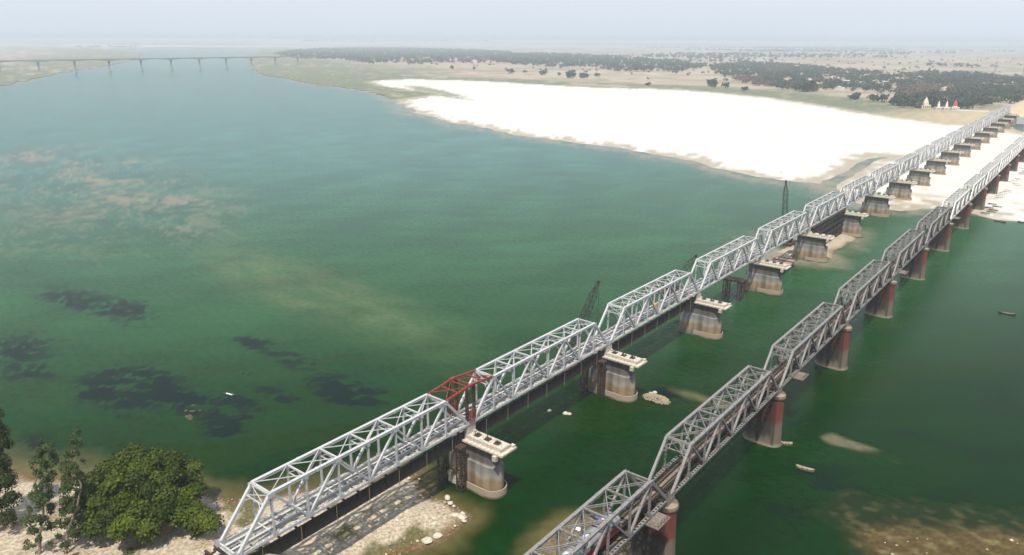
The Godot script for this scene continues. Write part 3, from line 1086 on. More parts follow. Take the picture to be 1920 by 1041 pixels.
# ---------------------------------------------------------------- the piers
func pier_paint(p: Vector3) -> Color:
	var n := noise_b.get_noise_3d(p.x * 6.0, p.y * 2.0, p.z * 6.0)
	var streak := noise_c.get_noise_3d(p.x * 9.0, p.y * 0.7, p.z * 9.0)
	var y := p.y + 1.1 * n + 0.5 * streak
	var c := Color(0.30, 0.255, 0.19)
	if y > 2.0:
		c = Color(0.40, 0.29, 0.17)
	c = c.lerp(Color(0.47, 0.44, 0.38), smooth(4.0, 5.2, y))
	c = c.lerp(Color(0.33, 0.325, 0.31), smooth(5.3, 6.6, y))
	c = c.lerp(Color(0.16, 0.155, 0.15), smooth(7.55, 7.8, p.y))
	c = c.lerp(Color(0.16, 0.14, 0.10), smooth(1.2, 0.0, y) * 0.7)
	var run := noise_c.get_noise_3d(p.x * 5.0, p.y * 0.25, p.z * 5.0 + 40.0)
	return c * 0.74 * (1.0 + 0.40 * n + 0.45 * streak) * (1.0 - 0.45 * smooth(0.05, 0.4, run))


func make_piers() -> void:
	var proto := thing("bridge_pier", "", "bridge pier", Vector3.ZERO, 0.0, "long concrete piers of the unfinished bridge")
	var st := mb()
	stadium(st, [[-2.5, 5.3, 3.3], [0.25, 5.3, 3.3], [0.5, 5.3, 3.15], [0.51, 5.3, 2.0]], pier_paint, 14, false)
	obj("footing", st, M.concrete, proto)
	st = mb()
	var rows := []
	for i in 17:
		rows.append([0.3 + i * 7.2 / 16.0, 5.3, 2.55])
	rows += [[7.6, 5.3, 2.45], [7.601, 5.2, 1.6]]
	stadium(st, rows, pier_paint, 16, false)
	obj("lower_shaft", st, M.concrete, proto)
	st = mb()
	rows = []
	for i in 7:
		rows.append([7.5 + i * 4.1 / 6.0, 5.1, 1.75 + (0.25 if i == 6 else 0.0)])
	stadium(st, rows, pier_paint, 14, true)
	obj("upper_shaft", st, M.concrete, proto)
	# the steel-shutter ring around the downstream nose
	st = mb()
	var path := []
	for i in 18:
		var a := -PI * 0.5 + PI * i / 17.0
		path.append(Vector3(5.3 + cos(a) * 3.15, 1.25, -sin(a) * 3.15))
	path.push_front(Vector3(-1.2, 1.25, 3.15))
	path.append(Vector3(2.2, 1.25, -3.15))
	st.set_color(Color(0.36, 0.30, 0.22))
	for i in path.size() - 1:
		var dir: Vector3 = (path[i + 1] - path[i]).normalized() * 0.03
		bar(st, path[i] - dir, path[i + 1] + dir, 0.28, 1.55)
	obj("caisson_ring", st, M.concrete, proto)
	st = mb()
	box(st, Vector3(0, 12.2, 0), Vector3(20.2, 0.42, 5.6))
	box(st, Vector3(0, 11.8, 0), Vector3(18.4, 0.38, 4.6))
	obj("pier_cap", st, M.cap, proto)
	st = mb()
	box(st, Vector3(0.3, 12.85, 0), Vector3(17.6, 0.88, 3.3))
	obj("bearing_beam", st, M.cap, proto)
	for bl in [[Vector3(8.2, 11.35, 2.9), Vector3(1.1, 1.25, 0.9)], [Vector3(9.3, 12.7, -2.3), Vector3(0.9, 0.55, 0.8)], [Vector3(-0.9, 13.6, -0.7), Vector3(0.6, 0.6, 0.6)]]:
		st = mb()
		box(st, bl[0], bl[1])
		obj("corner_block", st, M.cap, proto)
	for x in [0.6, 3.7, 6.6]:
		st = mb()
		box(st, Vector3(x, 13.36, 0), Vector3(1.5, 0.13, 1.5))
		for i in 26:
			var px: float = x + rng.randf_range(-0.6, 0.6)
			var pz := rng.randf_range(-0.6, 0.6)
			bar(st, Vector3(px, 13.3, pz), Vector3(px + rng.randf_range(-0.1, 0.1), 13.3 + rng.randf_range(0.5, 1.1), pz + rng.randf_range(-0.1, 0.1)), 0.05, 0.05)
		obj("bearing_rebar", st, M.rebar, proto)
	for x in [-7.2, -2.0]:
		st = mb()
		box(st, Vector3(x, 14.3, 0), Vector3(1.2, 2.1, 3.0))
		obj("bearing", st, M.cap, proto)
	for k in range(1, 19):
		var at := P(7.2, 0, k * NP - 0.95)
		var where := "between the %s and %s white spans" % [ORD[k - 1], ORD[mini(k, 17)]] if k < 18 else "under the far end of the last white span"
		var extra: String = {1: ", on the rubble bank side", 2: ", rock heap at its end"}.get(k, "")
		var label := "long concrete pier " + where + extra
		if k == 1:
			proto.position = at
			proto.set_meta("label", label)
		else:
			dup(proto, at, 0, label)
	# near abutment of the new bridge
	var ab := thing("bridge_abutment", "concrete seat under the near end of the first white span", "abutment", P(7.2, 0, -1.0))
	st = mb()
	box(st, Vector3(-2, 7.0, 1.0), Vector3(12, 14.4, 3.4))
	obj("abutment_wall", st, M.cap, ab)
	st = mb()
	for i in 5:
		box(st, Vector3(-8.4 + 0.15 * i, 13.0 + 0.42 * i, 0.9), Vector3(2.6, 0.34, 0.4) if i % 2 == 0 else Vector3(0.4, 0.34, 2.6))
		box(st, Vector3(-8.4 + 0.15 * i, 13.0 + 0.42 * i, -0.9 if i % 2 == 0 else 0.0) + (Vector3.ZERO if i % 2 == 0 else Vector3(1.5, 0, 0.0)), Vector3(2.6, 0.34, 0.4) if i % 2 == 0 else Vector3(0.4, 0.34, 2.4))
	obj("timber_crib", st, M.brown, ab)
	# old piers
	var paint := func(p: Vector3) -> Color:
		var streak := noise_c.get_noise_3d(p.x * 8.0, p.y * 0.45, p.z * 8.0)
		var n := noise_b.get_noise_3d(p.x * 6.0, p.y * 3.0, p.z * 6.0)
		var y: float = p.y + 0.7 * n + 0.9 * streak
		var c := Color(0.15, 0.122, 0.088).lerp(Color(0.19, 0.045, 0.028), smooth(6.3, 7.0, y))
		c = c.lerp(Color(0.30, 0.27, 0.20), smooth(0.9, 0.5, p.y) * 0.8)
		c = c.lerp(Color(0.27, 0.23, 0.17), smooth(13.5, 13.7, p.y))
		var deck_shade := smooth(3.7, 2.3, p.x + 1.5 * streak) * smooth(0.6, 3.0, p.y + 3.0 * streak)  # shade of the deck painted into the colour; the nose stays clear
		return c * (1.0 + 0.25 * n) * (1.0 - 0.7 * smooth(0.05, 0.45, streak)) * (1.0 - 0.78 * deck_shade)
	var op := thing("masonry_pier", "", "bridge pier", Vector3.ZERO, 0.0, "brick piers of the old railway bridge")
	st = mb()
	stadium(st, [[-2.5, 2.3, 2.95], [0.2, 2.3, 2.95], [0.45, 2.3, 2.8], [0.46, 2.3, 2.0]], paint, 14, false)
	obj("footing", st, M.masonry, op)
	st = mb()
	rows = []
	for i in 29:
		var y := 0.3 + i * 13.3 / 28.0
		rows.append([y, 2.3, lerpf(2.6, 2.02, pow(i / 28.0, 0.8))])
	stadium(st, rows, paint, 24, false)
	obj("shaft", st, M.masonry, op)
	st = mb()
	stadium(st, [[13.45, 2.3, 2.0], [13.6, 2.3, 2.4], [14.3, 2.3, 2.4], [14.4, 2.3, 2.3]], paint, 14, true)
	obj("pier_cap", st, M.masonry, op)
	for x in [-2.7, 2.7]:
		st = mb()
		box(st, Vector3(x, 14.9, 0), Vector3(0.9, 1.1, 3.2))
		obj("bearing", st, M.walk, op)
	for k in range(1, 19):
		var at := P(OX + OW * 0.5, 0, OZ + k * OP - 1.0)
		var label := "red and tan round-nosed brick pier, %s of the old bridge from the near end" % ORD[k - 1]
		if k == 1:
			op.position = at
			op.set_meta("label", label)
		else:
			dup(op, at, 0, label)
	# refuge platforms beside the old track
	var pf: Node3D
	var spots := [56.0, 138.5, 262.0, 385.0]
	for i in spots.size():
		var label := "concrete refuge platform with railing beside the old truss, %s from the near end" % ORD[i]
		if i == 0:
			pf = thing("refuge_platform", label, "platform", P(57.7, 15.2, spots[i]), 0.0, "refuge platforms along the old bridge")
			st = mb()
			box(st, Vector3(0, 0, 0), Vector3(3.0, 0.25, 5.0))
			obj("slab", st, M.walk, pf)
			st = mb()
			for z in [-2.4, -1.2, 0.0, 1.2, 2.4]:
				bar(st, Vector3(1.4, 0.1, z), Vector3(1.4, 1.2, z), 0.06, 0.06)
			for y in [0.65, 1.15]:
				bar(st, Vector3(1.4, y, -2.4), Vector3(1.4, y, 2.4), 0.05, 0.05)
				for z in [-2.4, 2.4]:
					bar(st, Vector3(-1.3, y, z), Vector3(1.4, y, z), 0.05, 0.05)
			obj("railing", st, M.brown, pf)
			st = mb()
			for z in [-1.8, 1.8]:
				bar(st, Vector3(-2.6, -0.25, z), Vector3(1.4, -0.25, z), 0.16, 0.25)
				bar(st, Vector3(-1.6, -1.3, z), Vector3(1.0, -0.3, z), 0.12, 0.14)
			obj("bracket", st, M.brown, pf)
		else:
			dup(pf, P(57.7, 15.2, spots[i]), 0, label)


# ---------------------------------------------------------------- works under and beside the new bridge
func lattice_tower(st: SurfaceTool, c: Vector3, w: float, d: float, h: float, leg: float, bay: float) -> void:
	var n := maxi(1, int(round(h / bay)))
	for x in [-0.5, 0.5]:
		for z in [-0.5, 0.5]:
			bar(st, c + Vector3(x * w, 0, z * d), c + Vector3(x * w, h, z * d), leg, leg)
	for i in n + 1:
		var y := h * i / n
		for k in [-0.5, 0.5]:
			bar(st, c + Vector3(-0.5 * w, y, k * d), c + Vector3(0.5 * w, y, k * d), leg * 0.6, leg * 0.6)
			bar(st, c + Vector3(k * w, y, -0.5 * d), c + Vector3(k * w, y, 0.5 * d), leg * 0.6, leg * 0.6)
			if i < n:
				var y2 := h * (i + 1) / n
				var f := 1.0 if i % 2 == 0 else -1.0
				bar(st, c + Vector3(-0.5 * w * f, y, k * d), c + Vector3(0.5 * w * f, y2, k * d), leg * 0.5, leg * 0.5)
				bar(st, c + Vector3(k * w, y, -0.5 * d * f), c + Vector3(k * w, y2, 0.5 * d * f), leg * 0.5, leg * 0.5)


func make_works() -> void:
	# service girders slung under the first three spans
	var sg: Node3D
	for k in 3:
		var label := "dark steel service girder with plank strips under the %s white span" % ORD[k]
		var at := P(0, 14.35, k * NP + 0.6)
		if k > 0:
			dup(sg, at, 0, label)
			continue
		sg = thing("service_girder", label, "girder", at, 0.0, "service girders under the white spans")
		for x in [0.35, 5.2]:
			var st := mb()
			bar(st, Vector3(x, 0.02, 0), Vector3(x, 0.02, -59.2), 0.3, 0.12)
			bar(st, Vector3(x, -3.02, 0), Vector3(x, -3.02, -59.2), 0.3, 0.12)
			if x > 3.0:
				bar(st, Vector3(x, -1.5, 0), Vector3(x, -1.5, -59.2), 0.08, 2.98)
			for i in 32:
				box(st, Vector3(x + 0.15, -1.5, -0.5 - i * 1.88), Vector3(0.18, 2.9, 0.1))
				if x < 3.0 and i < 31:
					var f := 1.0 if i % 2 == 0 else -1.0
					bar(st, Vector3(x, -1.5 + f * 1.4, -0.5 - i * 1.88), Vector3(x, -1.5 - f * 1.4, -0.5 - (i + 1) * 1.88), 0.1, 0.12, Vector3.RIGHT)
			obj("side_girder", st, M.dark, sg)
		var st: SurfaceTool
		for i in 16:
			st = mb()
			bar(st, Vector3(0.4, -0.4, -1.0 - i * 3.8), Vector3(5.1, -0.4, -1.0 - i * 3.8), 0.2, 0.5)
			obj("cross_beam", st, M.dark, sg)
		for i in 8:
			for x in [4.6]:
				st = mb()
				for j in 12:
					if rng.randf() < 0.12:
						continue
					var z := -1.5 - i * 7.5875 - j * 0.44
					box(st, Vector3(x + rng.randf_range(-0.05, 0.05), 1.32 + rng.randf_range(0, 0.03), z), Vector3(0.95, 0.06, 0.41))
				obj("plank_strip", st, M.plank, sg)
		for i in 7:
			st = mb()
			bar(st, Vector3(5.62, 0.6, -4.2 - i * 8.4), Vector3(5.62, -3.7, -4.2 - i * 8.4), 0.1, 0.1)
			obj("hanger_rod", st, M.wood, sg)
	# lattice trestles standing at the first two piers
	var tr: Node3D
	var i := 0
	for spot in [[0.2, 57.3], [6.2, 57.3], [0.2, 119.9], [6.2, 119.9]]:
		var label := "rusty lattice trestle tower %s beside the %s long concrete pier" % ["under the truss edge" if spot[0] > 3.0 else "on the far side", ORD[i / 2]]
		if i == 0:
			tr = thing("trestle_tower", label, "trestle", P(spot[0], 0.4, spot[1]), 0.0, "rusty trestle towers")
			var st := mb()
			lattice_tower(st, Vector3.ZERO, 1.5, 1.5, 11.0, 0.24, 1.6)
			obj("lattice_column", st, M.brown, tr)
			st = mb()
			box(st, Vector3(0, 11.2, 0), Vector3(2.2, 0.5, 2.2))
			obj("head_beam", st, M.brown, tr)
		else:
			dup(tr, P(spot[0], 0.4, spot[1]), 0, label)
		i += 1
	# cribwork blocks stacked on the footing
	for j in 9:
		var st := mb()
		var c := Vector3(2.0 + (j % 4) * 1.05 + rng.randf_range(-0.1, 0.1), 0.95 + (j / 4) * 0.95, -58.2 + rng.randf_range(-0.1, 0.1))
		box(st, Vector3.ZERO, Vector3(0.9, 0.9, 0.9))
		var b := obj("concrete_block", st, M.pale_rock, self, c)
		tag(b, "pale concrete block stacked at the foot of the trestle by the first pier", "concrete block", "blocks stacked at the first pier")
	# the red erection frame between the first two spans
	var ef := thing("erection_frame", "red link frame joining the tops of the first two white spans", "steel frame", P(0, NB, 0))
	for side in 2:
		var st := mb()
		var a := Vector3(side * NW, 8.85, -53.4)
		var m := Vector3(side * NW, 9.75, -61.6)
		var b := Vector3(side * NW, 8.95, -70.0)
		battened(st, a, m, 0.5, 0.4, 1.1, 0.45, Vector3.UP, 0.15)
		battened(st, m, b, 0.5, 0.4, 1.1, 0.45, Vector3.UP, 0.15)
		box(st, m, Vector3(0.7, 0.5, 1.6))
		obj("link_chord", st, M.red, ef)
		for z in [-60.4, -62.9]:
			st = mb()
			lattice_tower(st, Vector3(side * NW, 0.4, z), 0.45, 0.45, 9.0, 0.13, 0.62)
			obj("lattice_leg", st, M.brown, ef)
		st = mb()
		lattice_tower(st, Vector3(side * NW, 0.4, -61.6), 1.1, 1.6, 3.2, 0.14, 0.8)
		obj("red_trestle", st, M.red, ef)
	for z in [-57.4, -61.0, -62.4, -66.0]:
		var st := mb()
		bar(st, Vector3(0.25, 9.45, z), Vector3(NW - 0.25, 9.45, z), 0.22, 0.22)
		obj("link_strut", st, M.red, ef)
	for zz in [[-53.6, -60.8], [-62.4, -69.8]]:
		var st := mb()
		bar(st, Vector3(0.2, 9.25, zz[0]), Vector3(NW - 0.2, 9.4, zz[1]), 0.14, 0.14)
		bar(st, Vector3(NW - 0.2, 9.22, zz[0]), Vector3(0.2, 9.37, zz[1]), 0.14, 0.14)
		obj("link_brace", st, M.red, ef)
	# lattice-boom cranes on the upstream side
	crane("tall dark lattice boom crane behind the second white span", Vector3(-14, 1.2, -130.5), Vector3(-12, 26.2, -145.8))
	crane("dark crane with low leaning boom behind the third white span", Vector3(-24.3, 1.2, -224.0), Vector3(-14.2, 16.9, -226.5))
	crane("dark crane with upright boom behind the fifth white span", Vector3(-12.4, 1.2, -335.5), Vector3(-16, 32.8, -335.5))
	# staging under the fourth, fifth and sixth spans
	var pt := thing("pile_trestle", "small brown pile trestle in the water under the fourth white span", "trestle", P(1.0, 0, 232.0))
	for x in [-3.0, 3.2]:
		var st := mb()
		lattice_tower(st, Vector3(x, -1.0, 0), 1.2, 4.6, 9.0, 0.3, 3.0)
		obj("pile_bent", st, M.brown, pt)
	var st := mb()
	box(st, Vector3(0.1, 8.3, 0), Vector3(8.4, 0.5, 5.4))
	obj("platform", st, M.brown, pt)
	pt = thing("timber_platform", "brown timber working platform on piles under the fifth white span", "platform", P(2.0, 0, 284.0))
	for x in [-3.5, 0.0, 3.5]:
		for z in [-9.0, -3.0, 3.0, 9.0]:
			st = mb()
			bar(st, Vector3(x, -1.0, z), Vector3(x, 3.4, z), 0.4, 0.4)
			obj("pile", st, M.dark_wood, pt)
	for j in 12:
		st = mb()
		box(st, Vector3(rng.randf_range(-0.5, 0.5), 3.55 + rng.randf_range(0, 0.12), -9.9 + j * 1.8), Vector3(9.5, 0.2, 1.7))
		obj("plank", st, M.pink if j % 3 == 1 else (M.brown if j % 3 == 0 else M.wood), pt)
	pt = thing("falsework", "dark scaffold falsework filling the space under the sixth white span", "scaffold", P(2.8, 0.5, 315.0))
	for j in 9:
		st = mb()
		lattice_tower(st, Vector3(0, 0, -3.0 - j * 6.6), 6.0, 4.4, 14.2, 0.3, 2.4)
		obj("scaffold_bay", st, M.dark if j % 2 == 0 else M.brown, pt)
	st = mb()
	box(st, Vector3(0, 14.4, -29.0), Vector3(7.2, 0.3, 58.0))
	obj("scaffold_deck", st, M.brown, pt)
	for j in 4:
		st = mb()
		bar(st, Vector3(3.2, 2.5 + j * 3.4, -0.6), Vector3(3.2, 2.5 + j * 3.4, -57.4), 0.3, 1.1)
		obj("ledger", st, M.dark, pt)
	# small things on the deck and caps
	var w := thing("winch", "small orange winch standing on the deck of the third white span", "winch", P(1.6, 16.7, 161.0))
	w.scale = Vector3.ONE * 0.62
	st = mb()
	box(st, Vector3(0, 0.55, 0), Vector3(1.3, 1.1, 2.0))
	obj("housing", st, M.orange, w)
	st = mb()
	tube(st, [Vector3(-0.9, 0.7, -1.3), Vector3(0.9, 0.7, -1.3)], [0.45, 0.45], 10)
	obj("drum", st, M.dark, w)
	w = thing("green_shelter", "small green tarpaulin shelter on a pier cap by the seventh white span", "shelter", P(8.0, 13.4, 438.0))
	w.scale = Vector3.ONE * 0.6
	st = mb()
	quad(st, Vector3(-1.6, 0, -1.4), Vector3(1.6, 0, -1.4), Vector3(1.6, 2.0, 0), Vector3(-1.6, 2.0, 0), Vector3(0, 0.5, -1).normalized())
	quad(st, Vector3(-1.6, 0, 1.4), Vector3(1.6, 0, 1.4), Vector3(1.6, 2.0, 0), Vector3(-1.6, 2.0, 0), Vector3(0, 0.5, 1).normalized())
	obj("tarpaulin", st, M.green, w)
	st = mb()
	for x in [-1.5, 1.5]:
		bar(st, Vector3(x, 0, 0), Vector3(x, 1.95, 0), 0.08, 0.08)
	obj("pole", st, M.wood, w)


func crane(label: String, foot: Vector3, tip: Vector3) -> void:
	var c := thing("lattice_crane", label, "crane", foot, 0.0, "cranes beside the unfinished bridge")
	var t := tip - foot
	var flat_dir := Vector3(t.x, 0, t.z)
	flat_dir = flat_dir.normalized() if flat_dir.length() > 0.5 else Vector3(0, 0, -1)
	var side := flat_dir.cross(Vector3.UP).normalized()
	var st := mb()
	for k in [-1.0, 1.0]:
		bar(st, side * k * 1.6 - flat_dir * 2.6 + Vector3(0, 0.5, 0), side * k * 1.6 + flat_dir * 2.6 + Vector3(0, 0.5, 0), 0.8, 1.0)
	obj("crawler_track", st, M.dark, c)
	st = mb()
	bar(st, -flat_dir * 3.2 + Vector3(0, 2.1, 0), flat_dir * 1.0 + Vector3(0, 2.1, 0), 2.8, 2.0)
	obj("engine_house", st, M.crane, c)
	st = mb()
	bar(st, flat_dir * 0.2 + side * 1.9 + Vector3(0, 2.2, 0), flat_dir * 1.8 + side * 1.9 + Vector3(0, 2.2, 0), 1.0, 1.9)
	obj("cab", st, M.crane, c)
	# boom: four chords, narrow at both ends, laced on every face
	var root := flat_dir * 1.2 + Vector3(0, 1.6, 0)
	var d := (t - root).normalized()
	var len := (t - root).length()
	var u := side.cross(d).normalized()
	st = mb()
	var n := int(len / 1.7)
	var ring := []
	for i in n + 1:
		var f := float(i) / n
		var r := 1.0 * clampf(minf(f / 0.16, (1.0 - f) / 0.18), 0.25, 1.0)
		var p := root + d * len * f
		ring.append([p + (side + u) * r, p + (side - u) * r, p - (side + u) * r, p - (side - u) * r])
	for i in n:
		for k in 4:
			bar(st, ring[i][k], ring[i + 1][k], 0.16, 0.16)
			bar(st, ring[i][k], ring[i][(k + 1) % 4], 0.09, 0.09)
			bar(st, ring[i][k if i % 2 == 0 else (k + 1) % 4], ring[i + 1][(k + 1) % 4 if i % 2 == 0 else k], 0.09, 0.09)
	box(st, t, Vector3(0.8, 0.9, 0.8))
	obj("boom", st, M.crane, c)
	st = mb()
	bar(st, -flat_dir * 2.6 + Vector3(0, 3.0, 0), -flat_dir * 1.4 + Vector3(0, 6.4, 0), 0.25, 0.25)
	bar(st, -flat_dir * 1.4 + Vector3(0, 6.4, 0), t, 0.07, 0.07)
	bar(st, -flat_dir * 2.9 + Vector3(0, 3.0, 0), t - d * len * 0.3, 0.07, 0.07)
	obj("pendant_line", st, M.crane, c)
	st = mb()
	bar(st, t + flat_dir * 0.4, Vector3(t.x, 3.0, t.z) + flat_dir * 0.4, 0.09, 0.09)
	box(st, Vector3(t.x, 2.6, t.z) + flat_dir * 0.4, Vector3(0.4, 0.9, 0.4))
	obj("hoist_line", st, M.crane, c)
	# the pontoon it stands on
	var pn := thing("pontoon", "rusty flat pontoon under the " + label.replace("tall ", "").replace("dark ", ""), "pontoon", Vector3(foot.x, 0, foot.z))
	st = mb()
	box(st, Vector3(0, 0.3, 0), Vector3(9.0, 1.7, 12.0))
	obj("hull", st, M.brown, pn)
	st = mb()
	for x in [-4.4, 4.4]:
		bar(st, Vector3(x, 1.22, -5.9), Vector3(x, 1.22, 5.9), 0.18, 0.14)
	obj("coaming", st, M.dark, pn)


# ---------------------------------------------------------------- train, boats, birds
func make_vehicles() -> void:
	var c := thing("railway_coach", "red and silver railway coach inside the nearest grey span", "railway coach", P(OX + OW * 0.5, OB + 0.87, 34.5))
	var L := 23.6
	var st := mb()
	bar(st, Vector3(0, 1.75, L * 0.5), Vector3(0, 1.75, -L * 0.5), 3.1, 1.5)
	obj("body", st, M.coach_red, c)
	st = mb()
	bar(st, Vector3(0, 2.82, L * 0.5 - 0.01), Vector3(0, 2.82, -L * 0.5 + 0.01), 3.08, 0.64)
	obj("window_band", st, M.coach_gray, c)
	for i in 9:
		for k in [-1.0, 1.0]:
			st = mb()
			box(st, Vector3(k * 1.545, 2.82, -9.6 + i * 2.4), Vector3(0.03, 0.5, 1.2))
			obj("window", st, M.glass, c)
	st = mb()
	var prof := []
	for i in 13:
		var a := PI * i / 12.0
		prof.append(Vector3(cos(a) * 1.55, 3.14 + sin(a) * 0.72, 0))
	for i in 12:
		var n: Vector3 = ((prof[i] + prof[i + 1]) * 0.5 - Vector3(0, 3.0, 0)).normalized()
		quad(st, prof[i] + Vector3(0, 0, L * 0.5), prof[i + 1] + Vector3(0, 0, L * 0.5), prof[i + 1] - Vector3(0, 0, L * 0.5), prof[i] - Vector3(0, 0, L * 0.5), n)
		tri(st, prof[i] - Vector3(0, 0, L * 0.5), prof[i + 1] - Vector3(0, 0, L * 0.5), Vector3(0, 3.14, -L * 0.5), Vector3(0, 0, -1))
		tri(st, prof[i] + Vector3(0, 0, L * 0.5), prof[i + 1] + Vector3(0, 0, L * 0.5), Vector3(0, 3.14, L * 0.5), Vector3(0, 0, 1))
	obj("roof", st, M.roof_gray, c)
	for i in 7:
		st = mb()
		box(st, Vector3(0, 3.88, -9.3 + i * 3.1), Vector3(1.2 if i % 2 == 0 else 2.0, 0.16, 1.1 if i % 2 == 0 else 0.25))
		obj("roof_vent", st, M.dark if i % 2 else M.coach_gray, c)
	st = mb()
	box(st, Vector3(0, 1.95, -L * 0.5 - 0.25), Vector3(1.3, 2.1, 0.5))
	obj("gangway", st, M.dark, c)
	for z in [-8.0, 8.0]:
		st = mb()
		box(st, Vector3(0, 0.62, z), Vector3(2.3, 0.5, 3.4))
		var bg := obj("bogie", st, M.dark, c)
		for k in [-1.0, 1.0]:
			st = mb()
			for x in [-0.86, 0.86]:
				tube(st, [Vector3(x - 0.07, 0.46, z + k * 1.3), Vector3(x + 0.07, 0.46, z + k * 1.3)], [0.45, 0.45], 14)
			obj("wheelset", st, M.rail, bg)
	# boats
	boat("long tan wooden boat moored in the shallows beyond the grey bridge", P(67.4, 0, 117.6), Vector3(4.4, 0, -0.5), 4.6, M.wood, 0)
	boat("narrow dark boat with a rower out on the open water", P(93.2, 0, 282.1), Vector3(4.2, 0, -0.4), 6.0, M.dark_wood, 1)
	boat("dark boat drawn up at the sand edge near the grey bridge", P(70.5, 0, 467.0), Vector3(4.0, 0, 1.4), 6.5, M.dark_wood, 0)
	boat("dark boat lying at the sand edge at the right of the picture", P(82.0, 0, 473.0), Vector3(5.0, 0, 0.4), 6.5, M.dark_wood, 0)
	boat("small pale boat grounded by the foot of the second brick pier", P(59.6, 0, 127.0), Vector3(2.0, 0, -1.2), 3.2, M.wood, 0)
	# water birds
	for i in 3:
		var p := [P(-92.2, 0, 62.2), P(-90.2, 0, 62.8), P(-91.4, 0, 64.6)][i] as Vector3
		duck(["dark duck swimming at the front of the group of three", "dark duck swimming at the right of the group of three", "dark duck swimming at the rear of the group of three"][i], p, 0.6 + i * 0.4, 2.0)
	duck("dark duck pulling a white wake across the green water", P(-84.0, 0, 50.6), 2.3, 2.0)
	var wk := mb()
	for i in 26:
		var f := i / 26.0
		var q := Vector3(0.6 + f * 2.6, 0.02 + 0.002 * i, rng.randf_range(-0.25, 0.25) * (0.6 + f) - f * 0.7)
		lathe(wk, [Vector2(0.2 * (1.0 - f * 0.6), 0), Vector2(0.12 * (1.0 - f * 0.6), 0.09), Vector2(0.01, 0.11)], 7, q)
	tag(obj("wake", wk, M.foam, self, P(-84.0, 0, 50.9)), "white foam wake left behind the lone duck", "wake")


func boat(label: String, at: Vector3, along: Vector3, length: float, hull: Material, rowers: int) -> void:
	var b := thing("wooden_boat", label, "boat", at, atan2(along.x, along.z))
	var half := length * 0.5
	var st := mb()
	var inner := mb()
	var n := 14
	var rows := []
	for i in n + 1:
		var f := 2.0 * i / n - 1.0
		var wd := 0.75 * pow(maxf(0.0, 1.0 - f * f), 0.55) + 0.02
		var rise := 0.42 + 0.4 * pow(absf(f), 2.6)
		var keel := -0.2 + 0.35 * pow(absf(f), 4.0)
		rows.append([Vector3(-wd, rise, f * half), Vector3(-wd * 0.62, keel, f * half), Vector3(wd * 0.62, keel, f * half), Vector3(wd, rise, f * half)])
	for i in n:
		for k in 3:
			var nn: Vector3 = [Vector3(-1, -0.3, 0), Vector3(0, -1, 0), Vector3(1, -0.3, 0)][k].normalized()
			quad(st, rows[i][k], rows[i][k + 1], rows[i + 1][k + 1], rows[i + 1][k], nn)
			var o := Vector3(0, 0.05, 0)
			quad(inner, rows[i][k] * Vector3(0.9, 1, 0.97) + o, rows[i][k + 1] * Vector3(0.9, 1, 0.97) + o, rows[i + 1][k + 1] * Vector3(0.9, 1, 0.97) + o, rows[i + 1][k] * Vector3(0.9, 1, 0.97) + o, -nn)
	obj("hull", st, hull, b)
	obj("lining", inner, M.plank if hull == M.wood else M.wood, b)
	for k in [-0.45, 0.05, 0.5]:
		st = mb()
		box(st, Vector3(0, 0.33, k * half), Vector3(1.15, 0.06, 0.28))
		obj("thwart", st, M.wood, b)
	if rowers:
		person("person in dark clothes sitting in the stern of the narrow boat", at + Vector3(along.normalized() * -2.0) + Vector3(0, 0.36, 0), atan2(along.x, along.z))


